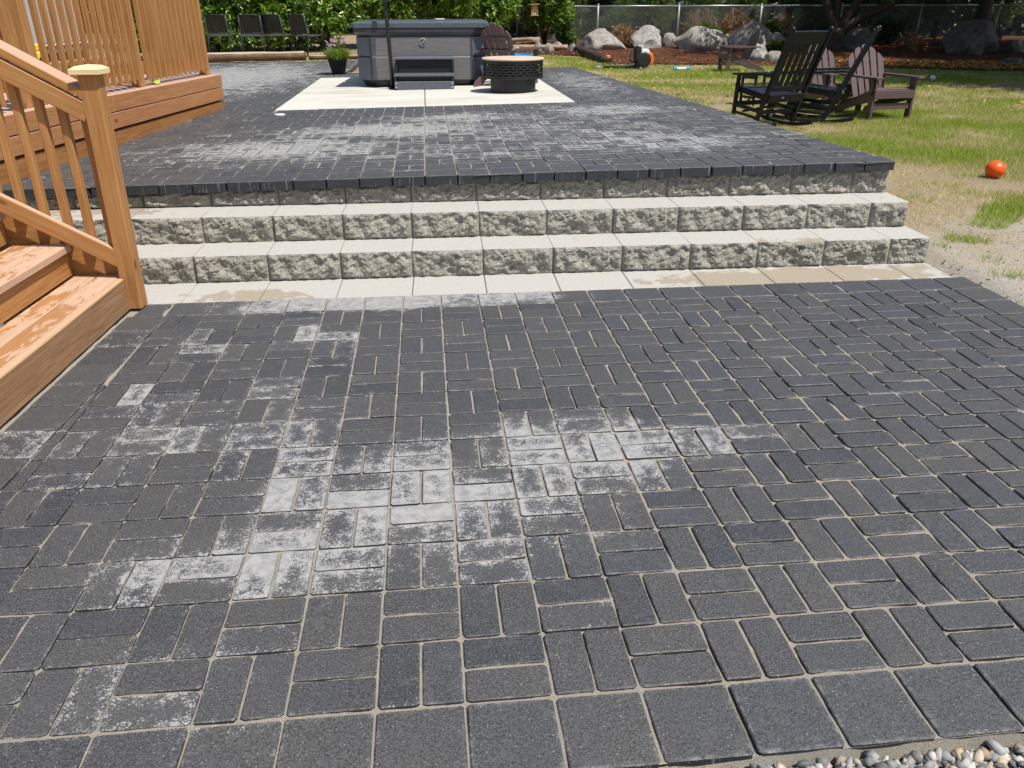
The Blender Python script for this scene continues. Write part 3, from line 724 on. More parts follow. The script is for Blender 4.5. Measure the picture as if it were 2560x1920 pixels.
def build_steps():
    root = thing('stone_steps', 'grey split-face concrete block steps climbing to the upper patio', 'steps', (.8, 3.15, 0)); iv = inv_world(root)
    joints = [.05+.4165*k for k in range(-8, 8)]+[3.215]
    cache = {}
    rows = [(-1, 2.875, -.15), (0, None, .002), (1, None, .157), (2, None, .314)]
    for ci, (c, _, z0) in enumerate(rows):
        for k in range(len(joints)-1):
            a, b = joints[k], joints[k+1]; cx = (a+b)/2; w = b-a-.0035
            if c < 0:
                yb = y_course(0, cx)+.06; yf = 2.872-.013*(min(cx, 1.0)-1.0)
                o = put('base_slab', box_me(round(w, 3), .36, .12, M['smooth'], .004), root, iv @ T3(cx, yf+.18, -.0605) @ RZ(S_ROW))
                o['damp'] = -.10
                continue
            h = .153 if c < 2 else zp(cx)-.062-z0
            key = (round(w, 2), round(h, 2), (k*7+c*3) % 5)
            if key not in cache: cache[key] = split_block(w, h, .37 if c < 2 else .25, hash(key) % 97)
            o = put('block', cache[key], root, iv @ T3(cx, y_course(c, cx)+.012, z0) @ RZ(S_ROW+rnd.uniform(-.006, .006)))
            o['damp'] = -.16+rnd.uniform(-.04, .14)
build_steps()

# ------------------------------------------------------------------ wooden deck
def build_deck():
    root = thing('wooden_deck', 'low orange cedar deck with fascia boards and slatted railing beside the upper patio', 'deck', tuple(deck_pt(0, 0)), 0); iv = inv_world(root)
    W = lambda name, p0, p1, w, t, mat, upv=(0, 0, 1), bev=.004: beam(name, root, p0, p1, w, t, mat, upv, bev, world=True)
    nrm = tuple(-DN)
    def strip(name, s0, s1, o, zt, zb, t, mat):            # upright board along the edge
        p0 = deck_pt(s0, o, deck_z(s0)-(zt+zb)/2); p1 = deck_pt(s1, o, deck_z(s1)-(zt+zb)/2)
        W(name, p0, p1, zb-zt, t, mat, nrm)
    strip('fascia_board', .02, 2.68, 0, .0, .126, .038, M['fascia']); strip('fascia_board', 2.686, DLEN, 0, .0, .126, .038, M['fascia'])
    strip('fascia_board', .02, DLEN, .002, .132, .252, .038, M['fascia'])
    strip('base_board', .02, DLEN+.02, .014, .268, .440, .038, M['rough_wood'])
    # far end return
    for zt, zb, mt, o in ((0, .126, 'fascia', 0), (.132, .252, 'fascia', 0), (.268, .44, 'rough_wood', -.014)):
        z = deck_z(DLEN)-(zt+zb)/2
        W('end_board', deck_pt(DLEN+o-.019, .022, z), deck_pt(DLEN+o-.019, 3.4, z), zb-zt, .038, M[mt], tuple(DE))
    for k in range(24):                                     # floor boards run along the edge
        o = .092+.146*k
        W('floor_board', deck_pt(-1.9 if o > .2 else .02, o, deck_z(-1.9 if o > .2 else .02)-.019+.004), deck_pt(DLEN-.042, o, deck_z(DLEN)-.019+.004), .139, .036, M['fascia'])
    posts = [.10, 1.69, 1.87, 3.46, 5.06]
    for s in posts:
        W('post', deck_pt(s, .105, deck_z(s)+.004), deck_pt(s, .105, deck_z(s)+.93), .089, .089, M['wood'], tuple(DE))
    for a, b in ((.145, 1.645), (1.915, 3.415), (3.505, 5.015)):
        W('bottom_rail', deck_pt(a, .085, deck_z(a)+.16), deck_pt(b, .085, deck_z(b)+.16), .089, .036, M['wood'], nrm)
        W('top_rail', deck_pt(a, .085, deck_z(a)+.86), deck_pt(b, .085, deck_z(b)+.86), .089, .036, M['wood'], nrm)
        n = round((b-a)/.113)
        for k in range(n):
            s = a+(b-a)*(k+.5)/n; z0 = deck_z(s)+.042; z1 = z0+.87; h = .0172
            V = []                                          # 2x2 with a slanted foot
            for zz, tilt in ((z0, .030), (z1, 0)): V += [(-h, -h, zz-tilt*0), (h, -h, zz), (h, h, zz+tilt), (-h, h, zz+tilt)]
            F = [(0, 3, 2, 1), (4, 5, 6, 7), (0, 1, 5, 4), (1, 2, 6, 5), (2, 3, 7, 6), (3, 0, 4, 7)]
            me = EXT.get('balu')
            if me is None:
                VV = [(v[2]-z0, v[0], v[1]) for v in V]      # grain along local x
                me = mesh('baluster', VV, [f[::-1] for f in F], M['wood']); EXT['balu'] = me
            p = deck_pt(s, .046, z0)
            x, y = Vector((0, 0, 1)), Vector(DE); zx = x.cross(y)  # z axis
            m = Matrix(((x.x, y.x, zx.x, p.x), (x.y, y.y, zx.y, p.y), (x.z, y.z, zx.z, p.z), (0, 0, 0, 1)))
            put('baluster', me, root, iv @ m)
    W('cap_rail', deck_pt(.05, .09, deck_z(0)+.952), deck_pt(DLEN-.05, .09, deck_z(DLEN)+.952), .14, .036, M['wood'])
    # grey cabinet and odds and ends standing behind the railing
    z = deck_z(4.0)+.004; ra = math.atan2(DE.y, DE.x)-math.pi/2
    b = thing('deck_bench', 'low wooden bench behind the railing balusters', 'bench', tuple(deck_pt(4.0, 1.15, z)), ra)
    for k in range(4): box('seat_board', b, (-.20+.135*k, 0, .175), (1.5, .128, .03), M['wood'], RZ(math.pi/2))
    for sy in (-.6, .6): box('leg', b, (0, sy, .079), (.42, .05, .158), M['wood'])
    c = thing('storage_box', 'pale grey panelled box on the bench behind the deck railing', 'box', tuple(deck_pt(4.0, 1.20, z+.19)), ra)
    box('plinth', c, (0, 0, .035), (.40, .92, .07), M['rubber']); box('base_band', c, (0, 0, .10), (.43, .96, .06), M['midgrey']); box('trim_strip', c, (.003, 0, .139), (.45, .98, .016), M['white'])
    box('body', c, (0, 0, .43), (.42, .94, .56), M['palegrey'], bev=.02); box('lid', c, (0, 0, .735), (.46, .98, .045), M['palegrey'], bev=.012)
    y = thing('toy_truck', 'yellow and black plastic toy on the bench behind the railing', 'toy', tuple(deck_pt(3.42, .95, z+.19)), .8)
    box('body', y, (0, 0, .07), (.20, .10, .07), M['yellow'], bev=.012); box('cab', y, (.05, 0, .135), (.08, .09, .06), M['yellow'], bev=.012)
    for sx in (-.06, .06):
        for sy in (-.05, .05): put('wheel', mesh('wheel', *disc_vf(.035, -.012, .012, 14), M['rubber']), y, T3(sx, sy, .035) @ RX(math.pi/2))
    lf = [(0, -.10), (.035, -.05), (.045, 0), (.03, .06), (0, .11), (-.03, .06), (-.045, 0), (-.03, -.05)]
    V = [(a, b_, .012+.02*abs(a)/.045+.015*math.sin(b_*20)) for a, b_ in lf]+[(0, 0, .006)]
    o = put('fallen_leaf', mesh('fallen_leaf', V, [(i, (i+1) % 8, 8) for i in range(8)], M['lime']), None, T3(*deck_pt(3.75, .085, deck_z(3.75)+.008)) @ RZ(.5))
    tag(o, 'lime green leaf lying on the deck at the foot of a railing post', 'leaf')
build_deck()

# ------------------------------------------------------------------ wooden stairs with newel and handrail
def build_stairs():
    a = .046; U = Vector((-1, a, 0)).normalized(); Vv = Vector((-a, -1, 0)).normalized(); O = Vector((-1.428, 2.885, 0))
    root = thing('wooden_stairs', 'orange stained wooden stairs with handrail and newel post beside the lower patio', 'stairs', tuple(O)); iv = inv_world(root)
    W = lambda name, p0, p1, w, t, mat, upv=(0, 0, 1), bev=.004: beam(name, root, p0, p1, w, t, mat, upv, bev, world=True)
    P = lambda u, v, z: O+U*u+Vv*v+Vector((0, 0, z))
    rise, run, L = .172, .286, 2.05; up_ = tuple(-U)
    for k in range(5):
        z0, z1, u0 = rise*k, rise*(k+1), run*k
        if k == 0:
            W('riser', P(.019, .0, z0+.004+(rise-.004)/2), P(.019, L, z0+.004+(rise-.004)/2), rise-.004, .038, M['riser'], up_, .004)
            us = [(.041, .117), (.164, .117)]
        else:
            W('riser', P(u0+.019, .005, z0+(rise-.046)/2+.002), P(u0+.019, L, z0+(rise-.046)/2+.002), rise-.050, .038, M['wood'], up_, .004)
            us = [(u0-.022, .138), (u0+.122, .138)]
        if k < 4:
            for uu, ww in us: W('tread', P(uu+ww/2, .004, z1-.019), P(uu+ww/2, L-.004, z1-.019), ww, .038, M['tread'])
    sl = rise/run; lean = math.atan(sl)
    # closed side boards under the rail
    for vv, nm in ((-.034, 'stringer'), (L+.03, 'stringer')):
        pts = [(.02, .0), (.02, .20), (1.46, .20+sl*1.44+.08), (1.46, .0)]
        if vv > 0: pts = [(.0, .0), (.0, rise-.005), (1.46, rise+sl*1.44-.09), (1.46, .0)]
        x, y = U, Vector((0, 0, 1)); z = x.cross(y); p = P(0, vv, .004)
        m = Matrix(((x.x, y.x, z.x, p.x), (x.y, y.y, z.y, p.y), (x.z, y.z, z.z, p.z), (0, 0, 0, 1)))
        plate(nm, root, pts, .036, M['wood'], iv @ m)
    # newel
    nb = Vector((-1.412, 2.848, 0)); nt = Vector((-1.395, 2.846, 1.165))
    n = W('newel_post', nb+Vector((0, 0, .004)), nt, .089, .089, M['wood'], tuple(-Vv), .006)
    cx, cy, cz = nt
    V = [(-.068, -.068, 0), (.068, -.068, 0), (.068, .068, 0), (-.068, .068, 0), (-.068, -.068, .022), (.068, -.068, .022), (.068, .068, .022), (-.068, .068, .022), (-.045, -.045, .036), (.045, -.045, .036), (.045, .045, .036), (-.045, .045, .036), (0, 0, .042)]
    F = [(3, 2, 1, 0)]+[(i, (i+1) % 4, 4+(i+1) % 4, 4+i) for i in range(4)]+[(4+i, 4+(i+1) % 4, 8+(i+1) % 4, 8+i) for i in range(4)]+[(8+i, 8+(i+1) % 4, 12) for i in range(4)]
    put('post_cap', mesh('post_cap', V, F, M['pine']), root, iv @ T3(cx, cy, cz) @ RZ(-a))
    # rails: direction up the stair
    D = (U*math.cos(R(30))+Vector((0, 0, 1))*math.sin(R(30)))
    upn = tuple((Vector((0, 0, 1))*math.cos(R(30))-U*math.sin(R(30))))
    e = 1.36
    def rail(name, z, v, w, t, upv, mat, extra=0):
        p = P(.015-extra, v, z); W(name, p-D*.02, p+D*e, w, t, mat, upv)
    rail('handrail', 1.083, .020, .124, .037, upn, M['wood'])
    rail('upper_rail', .998, .062, .086, .036, tuple(-Vv), M['wood'])
    rail('lower_rail', .280, .062, .084, .036, tuple(-Vv), M['wood'])
    for k in range(11):
        u = .036+.102*k; zt = .965+sl*.965*u; zb = .275+sl*.965*u
        W('baluster', P(u, .023, zb), P(u, .023, zt), .038, .038, M['wood'], tuple(-Vv))
    W('newel_post', P(1.22, .03, rise*4), P(1.22, .03, 1.95), .089, .089, M['wood'], tuple(-Vv))
build_stairs()

# ------------------------------------------------------------------ hot tub and what stands on the pad
def octa(w, d, c):
    x, y = w/2, d/2; return [(-x+c, -y), (x-c, -y), (x, -y+c), (x, y-c), (x-c, y), (-x+c, y), (-x, y-c), (-x, -y+c)]
def ring_vf(levels):
    V = []; F = []; n = len(levels[0][0])
    for P, z in levels: V += [(a, b, z) for a, b in P]
    for L in range(len(levels)-1):
        for k in range(n): F.append((L*n+k, L*n+(k+1) % n, (L+1)*n+(k+1) % n, (L+1)*n+k))
    F.append(tuple(range(n))[::-1]); F.append(tuple((len(levels)-1)*n+k for k in range(n))); return V, F
def build_tub():
    cx, cy = .175, 10.72; rz = R(-3.2); w = 1.70; d = 1.66; c = .19
    t = thing('hot_tub', 'grey panelled hot tub with dark cover on the concrete pad', 'hot tub', (cx, cy, zp(cx)+.006), rz)
    put('base_pan', mesh('base_pan', *ring_vf([(octa(w-.16, d-.14, .17), 0), (octa(w-.08, d-.08, .18), .082)]), M['tubpan']), t)
    put('shell', mesh('shell', *ring_vf([(octa(w-.05, d-.05, c), .075), (octa(w-.05, d-.05, c), .70)]), M['tubdark']), t)
    y = -d/2+.012; x0 = w/2-c-.01
    for z0, z1, nm in ((.085, .362, 'lower_panel'), (.372, .606, 'upper_panel')):
        box(nm, t, (0, y, (z0+z1)/2), (2*x0-.012, .026, z1-z0), M['tubpanel'], bev=.006)
        box(nm, t, (0, -y, (z0+z1)/2), (2*x0-.012, .026, z1-z0), M['tubpanel'], bev=.006)
        for s in (-1, 1):
            box(nm, t, (s*(w/2-.012), 0, (z0+z1)/2), (d-2*c-.03, .026, z1-z0), M['tubpanel'], RZ(math.pi/2), bev=.006)
            for q in (-1, 1):
                box('corner_panel', t, (s*(w/2-c/2-.008), q*(d/2-c/2-.008), (z0+z1)/2), (c*1.30, .03, z1-z0), M['tubtrim'], RZ(-s*q*math.pi/4), bev=.008)
    for s in (-1, 1):                                            # bright edge strips beside the corners
        box('edge_strip', t, (s*(x0+.002), y-.004, .345), (.010, .030, .52), M['tubtrim'], bev=.002)
    box('panel_joint', t, (0, y+.004, .367), (2*x0-.02, .024, .010), M['chrome'], bev=.001)
    put('rim', mesh('rim', *ring_vf([(octa(w-.03, d-.03, c), .606), (octa(w+.05, d+.05, c), .66), (octa(w+.05, d+.05, c), .705)]), M['tubdark']), t)
    for s in (-1, 1):                                            # two padded cover halves
        P = octa((w+.07), (d+.07)/2-.004, .05); zt = .765
        put('cover_half', mesh('cover', *ring_vf([(octa(w+.07, (d+.07)/2-.004, .05), .712), (octa(w+.08, (d+.07)/2-.004, .05), .735), (octa(w+.07, (d+.07)/2-.004, .05), zt), (octa(w-.06, (d+.07)/2-.12, .05), zt+.022)]), M['vinyl']), t, T3(0, s*((d+.07)/4), 0))
    e = put('emblem', mesh('emblem', *lathe_vf([(.030, 0), (.047, 0), (.049, .006), (.044, .013), (.034, .011)], 28), M['chrome']), t, T3(.03, y-.013, .545) @ RX(math.pi/2))
    put('emblem_disc', mesh('emblem_disc', *disc_vf(.036, 0, .006, 24), M['tubdark']), e, T3(0, 0, .009))
    mb = MB(); mb.box((0, 0, .016), (.062, .009, .006), RZ(.7).to_3x3()); mb.box((.010, -.006, .016), (.03, .008, .006), RZ(-.2).to_3x3()); mb.build('emblem_mark', M['chrome'], e)
    o = box('paper_slip', None, (.40, 10.8, zp(.4)+.006+.797), (.13, .07, .012), M['white'], RZ(.3)); tag(o, 'small white packet lying on the hot tub cover', 'packet')
    # two-tread step unit
    s = thing('spa_steps', 'dark two-tread step unit in front of the hot tub', 'step stool', (.155, 9.50, zp(.155)+.006), R(-2.6))
    W = .375
    for sx in (-1, 1):
        put('side_panel', mesh('side', *extrude([(0, 0), (0, .15), (.27, .15), (.27, .335), (.52, .335), (.52, 0)], .03), M['blackmetal']), s, T3(sx*W*.965, .0, 0) @ Matrix(((0, 0, 1, 0), (1, 0, 0, 0), (0, 1, 0, 0), (0, 0, 0, 1))))
    box('lower_tread', s, (0, .14, .166), (2*W+.02, .30, .026), M['stepgrey'], bev=.005); box('upper_tread', s, (0, .39, .351), (2*W-.02, .29, .026), M['stepgrey'], bev=.005)
    fp = box('front_plank', s, (0, -.016, .052), (2*W+.005, .028, .092), M['stepgrey'], bev=.005)
    for sx in (-1, 1):
        for zz in (-.022, .024): put('bolt', mesh('bolt', *disc_vf(.0095, 0, .006, 12), M['chrome']), fp, T3(sx*(W-.02), -.014, zz) @ RX(math.pi/2))
    box('void_backing', s, (0, .29, .235), (2*W-.07, .015, .19), M['rubber'], bev=.002); box('void_backing_low', s, (0, .04, .125), (2*W-.07, .015, .055), M['rubber'], bev=.002)  # black backing stands for the dark void under the treads
    # handrail pole
    p = thing('spa_handrail', 'tall black handrail pole standing beside the spa steps', 'handrail', (-.262, 9.72, zp(-.26)+.006))
    tube('pole', p, [(.005, 0, 0), (-.005, .0, .5), (-.02, .005, .98), (-.035, .03, 1.14)], .024, M['blackmetal'], 12)
    tube('grip', p, [(-.018, .004, .93), (-.036, .032, 1.15), (-.035, .12, 1.21), (-.03, .30, 1.22)], .030, M['rubber'], 12)
    box('floor_plate', p, (.0, .05, .006), (.10, .25, .011), M['blackmetal'])
build_tub()
def build_firepit():
    x, y = 1.235, 8.96; f = thing('fire_pit', 'round black fire pit with slotted bowl and tan wooden lid', 'fire pit', (x, y, zp(x)+.006))
    put('base_drum', mesh('drum', *lathe_vf([(.272, 0), (.275, .006), (.275, .158), (.268, .165)], 48), M['blackmetal'], smooth=False), f)
    seg, rows = 104, 13; V = []; F = []; r0 = .364; zA, zB = .165, .352
    # perforated wall: cells of a brick-offset slot pattern are left open
    for k in range(rows+1):
        z = zA+(zB-zA)*k/rows
        for i in range(seg): a = 2*math.pi*i/seg; V.append((r0*math.cos(a), r0*math.sin(a), z))
    for k in range(rows):
        for i in range(seg):
            hole = 2 <= k <= 10 and k % 2 == 0 and ((i+(2 if (k//2) % 2 else 0)) % 4) != 0
            if not hole: F.append((k*seg+i, k*seg+(i+1) % seg, (k+1)*seg+(i+1) % seg, (k+1)*seg+i))
    o = put('slotted_bowl', mesh('bowl', V, F, M['blackmetal']), f); sm = o.modifiers.new('thick', 'SOLIDIFY'); sm.thickness = .004; sm.offset = -1
    put('bowl_floor', mesh('bowl_floor', *disc_vf(.36, .168, .176, 40), M['rubber']), f)
    put('inner_drum', mesh('inner_drum', *disc_vf(.30, .177, .345, 40), M['rubber']), f)
    for zz in (.158, .346): put('rim_band', mesh('rim_band', *lathe_vf([(.362, zz), (.370, zz), (.370, zz+.014), (.362, zz+.014)], 48), M['blackmetal']), f)
    put('lid', mesh('lid', *lathe_vf([(.36, .362), (.376, .364), (.378, .376), (.372, .384)], 48), M['lidwood']), f)
build_firepit()

# ------------------------------------------------------------------ chairs
def adirondack(label, loc, rz, tiltz=0, sc=1.0):
    t = thing('adirondack_chair', label, 'chair', loc, rz, 'brown Adirondack chairs'); t.scale = (sc, sc, sc); m = M['brownpoly']
    YZ = Matrix(((0, 0, 1, 0), (1, 0, 0, 0), (0, 1, 0, 0), (0, 0, 0, 1)))       # plate (a,b) -> (y,z)
    for s in (-1, 1):
        plate('leg', t, [(-.425, 0), (-.335, 0), (-.330, .50), (-.43, .50)], .028, m, T3(s*.292, 0, .0) @ YZ, key='adleg')
        plate('side_rail', t, [(-.40, .24), (-.40, .365), (-.30, .362), (-.02, .255), (.16, .20), (.46, .07), (.50, .012), (.48, 0), (.36, 0), (.10, .105)], .026, m, T3(s*.262, 0, 0) @ YZ, key='adrail')
        plate('arm', t, [(-.50, -.055), (-.46, -.075), (-.30, -.078), (-.02, -.062), (.30, -.042), (.33, -.02), (.33, .03), (.30, .045), (-.30, .062), (-.46, .06), (-.50, .04)] if s < 0 else [(-.50, .055), (-.46, .075), (-.30, .078), (-.02, .062), (.30, .042), (.33, .02), (.33, -.03), (.30, -.045), (-.30, -.062), (-.46, -.06), (-.50, -.04)], .026, m, T3(s*.300, 0, .5145) @ Matrix(((0, 1, 0, 0), (1, 0, 0, 0), (0, 0, -1, 0), (0, 0, 0, 1))), key='adarm%d' % s)
        plate('arm_bracket', t, [(-.40, .50), (-.40, .36), (-.385, .30), (-.365, .30), (-.345, .40), (-.30, .50)], .024, m, T3(s*.322, 0, 0) @ YZ, key='adbr')
    for k in range(5):
        f = k/4; y = -.395+.46*f; z = .378-.155*f+.02*math.sin(f*3.1)*-1
        box('seat_slat', t, (0, y+.03, z), (.56, .092, .020), m, RX(-.30 if k else .12))
    box('apron', t, (0, -.433, .315), (.60, .022, .105), m); box('front_stretcher', t, (0, -.395, .165), (.56, .022, .075), m)
    # fan back
    th = R(24); B = T3(0, .060, .20) @ RX(-th)
    for k in range(5):
        q = k-2; L = (.745, .725, .655)[abs(q)]; w = .093; r = w/2
        top = [(r*math.cos(a), L-r*.75+r*.75*math.sin(a)) for a in [math.pi*i/8 for i in range(9)]]
        if q < 0: top = [(x, yy-(.5-x/w)*.09*abs(q)*.5) for x, yy in top]
        if q > 0: top = [(x, yy-(.5+x/w)*.09*abs(q)*.5) for x, yy in top]
        pl = [(-r*.82, 0)]+[(r*.82, 0)]+top
        XZ = Matrix(((1, 0, 0, 0), (0, 0, -1, 0), (0, 1, 0, 0), (0, 0, 0, 1)))
        plate('back_slat', t, pl, .020, m, B @ T3(q*.101, 0, 0) @ RY(q*.022) @ XZ, key='adslat%d' % q)
    for zz, ww in ((.10, .52), (.33, .60), (.52, .42)): box('back_brace', t, tuple((B @ Vector((0, .023, zz)))), (ww, .024, .05), m, RX(-th))
    return t
def rocker(label, loc, rz):
    t = thing('rocking_chair', label, 'chair', loc, rz, 'black rocking chairs'); m = M['blackpoly']
    YZ = Matrix(((0, 0, 1, 0), (1, 0, 0, 0), (0, 1, 0, 0), (0, 0, 0, 1)))
    Rk = 2.0
    up_ = lambda y: Rk-math.sqrt(Rk*Rk-(y-.02)**2)
    ys = [-.46+.98*i/14 for i in range(15)]
    arc = [(y, up_(y)) for y in ys]+[(y, up_(y)+.042) for y in ys[::-1]]
    hip = (.16, .06); top = (.60, 1.10)
    for s in (-1, 1):
        V = []; F = []; n = 15
        me = EXT.get('rockrun')
        if me is None:
            for dx in (-.019, .019):
                V += [(dx, y, up_(y)) for y in ys]+[(dx, y, up_(y)+.042) for y in ys]
            for i in range(n-1):
                F += [(i, i+1, n+i+1, n+i)[::-1], (2*n+i, 2*n+i+1, 3*n+i+1, 3*n+i), (i, 2*n+i, 2*n+i+1, i+1)[::-1], (n+i, n+i+1, 3*n+i+1, 3*n+i)[::-1]]
            F += [(0, n, 3*n, 2*n)[::-1], (n-1, 3*n-1, 4*n-1, 2*n-1)[::-1]]
            me = mesh('runner', V, F, m); EXT['rockrun'] = me
        put('rocker_rail', me, t, T3(s*.272, 0, 0))
        beam('front_leg', t, (s*.272, -.285, .07), (s*.272, -.245, .60), .038, .045, m)
        beam('rear_post', t, (s*.272, hip[0], hip[1]), (s*.272, top[0], top[1]), .040, .052, m, (0, 1, 0))
        put('finial', mesh('finial', *lathe_vf([(.014, 0), (.026, .012), (.028, .028), (.018, .042), (.006, .046)], 12), m, smooth=True), t, T3(s*.272, top[0], top[1]-.006) @ RX(-.42))
        box('arm', t, (s*.285, .02, .613), (.095, .66, .024), m, RX(.06))
        beam('seat_rail', t, (s*.245, -.29, .43), (s*.245, .30, .355), .024, .07, m)
        beam('side_stretcher', t, (s*.272, -.27, .24), (s*.272, .22, .20), .026, .045, m); 
        beam('side_stretcher', t, (s*.272, -.275, .155), (s*.272, .19, .12), .024, .030, m)
    for k in range(7):
        f = k/6; y = -.29+.54*f; z = .468-.075*f-.028*math.sin(f*math.pi)
        box('seat_slat', t, (0, y, z), (.52, .080, .018), m, RX(-.13+(.25 if k == 0 else 0)))
    box('front_stretcher', t, (0, -.268, .25), (.51, .024, .05), m); box('front_rail', t, (0, -.27, .41), (.51, .024, .06), m)
    box('rear_stretcher', t, (0, .195, .19), (.51, .024, .045), m); rl = box('rear_rail', t, (0, .315, .355), (.51, .024, .10), m, RX(-.4))
    put('badge', mesh('badge', *disc_vf(.018, 0, .003, 14), M['galv']), rl, T3(.05, .012, .01) @ RX(-math.pi/2) @ Matrix.Diagonal((1, .6, 1, 1)))
    d = Vector((0, top[0]-hip[0], top[1]-hip[1])); L = d.length; d.normalize(); an = -math.atan2(d.y, d.z)
    B = T3(0, hip[0], hip[1]) @ RX(an)
    box('head_rail', t, tuple(B @ Vector((0, 0, L-.085))), (.51, .026, .15), m, RX(an)); box('back_rail', t, tuple(B @ Vector((0, 0, .44))), (.51, .026, .065), m, RX(an))
    for k in range(6):
        x = -.215+.086*k; beam('back_slat', t, tuple(B @ Vector((x, -.004, .465))), tuple(B @ Vector((x, -.004, L-.155))), .064, .016, m, tuple((B.to_3x3() @ Vector((0, 1, 0)))))
    for s in (-1, 1): beam('diagonal_brace', t, (s*.20, -.20, .16), (s*.03, .19, .26), .026, .026, m)
    return t
def dining_chair(label, loc, rz):
    t = thing('patio_chair', label, 'chair', loc, rz, 'black woven patio chairs along the hedge'); m = M['blackmetal']; g = M['greymetal']
    for s in (-1, 1):
        tube('rear_leg', t, [(s*.235, .29, 0), (s*.235, .21, .40), (s*.235, .235, .60), (s*.23, .285, .86)], .0135, g, 8)
        tube('front_leg', t, [(s*.255, -.26, 0), (s*.255, -.25, .40), (s*.26, -.235, .60)], .0135, m, 8)
        tube('arm', t, [(s*.235, .245, .655), (s*.262, .08, .635), (s*.270, -.12, .655), (s*.265, -.26, .645), (s*.258, -.262, .60)], .017, m, 8)
        tube('seat_rail', t, [(s*.235, .215, .42), (s*.252, -.26, .44)], .012, m, 6)
    tube('top_rail', t, [(-.232, .285, .86), (-.12, .30, .872), (.12, .30, .872), (.232, .285, .86)], .014, m, 8)
    tube('lower_back_rail', t, [(-.235, .215, .50), (.235, .215, .50)], .011, g, 6)
    me = EXT.get('weave')
    if me is None:                                            # woven back: crossing strips with gaps
        mb = MB(); bz = lambda z: .216+(z-.5)*.205
        for k in range(17):
            x = -.216+.027*k; mb.box((x, bz(.68), .68), (.021, .004, .36), RX(-.202).to_3x3())
        for k in range(14):
            z = .515+.0262*k; mb.box((0, bz(z)+.004, z), (.452, .004, .0185), RX(-.202).to_3x3())
        me = mesh('weave', mb.V, mb.F, m); EXT['weave'] = me
    put('woven_back', me, t); box('seat', t, (0, -.02, .446), (.50, .49, .022), g, RX(-.04), bev=.008)
    return t
adirondack('brown Adirondack chair behind the fire pit seen from the back', (1.24, 9.86, zp(1.2)+.006), R(141), sc=.86)
adirondack('brown Adirondack chair facing the patio, rightmost on the lawn', (6.14, 9.42, gz1(6.1, 9.4)), R(8))
adirondack('brown Adirondack chair partly hidden behind the two rocking chairs', (5.80, 10.10, gz1(5.8, 10)), R(12))
adirondack('dark brown Adirondack chair seen in profile near the boulders', (7.35, 17.6, gz1(7.3, 17.6)), R(268))
rocker('black slatted rocking chair with its back towards the patio', (4.34, 8.60, gz1(4.3, 8.6)-.004), R(197))
rocker('black rocking chair seen edge on with its post leaning right', (5.16, 9.05, gz1(5.1, 9.0)-.004), R(239))
dining_chair('black woven patio chair beside the deck railing, leftmost of four', (-4.45, 19.10, gz1(-4.45, 19.10)), R(176))
dining_chair('black woven patio chair, second from the deck railing', (-3.70, 18.95, gz1(-3.70, 18.95)), R(182))
dining_chair('black woven patio chair, third from the deck railing', (-3.16, 19.00, gz1(-3.16, 19.00)), R(163))
dining_chair('black woven patio chair set apart, nearest the flower pot', (-2.46, 18.55, gz1(-2.46, 18.55)), R(146))

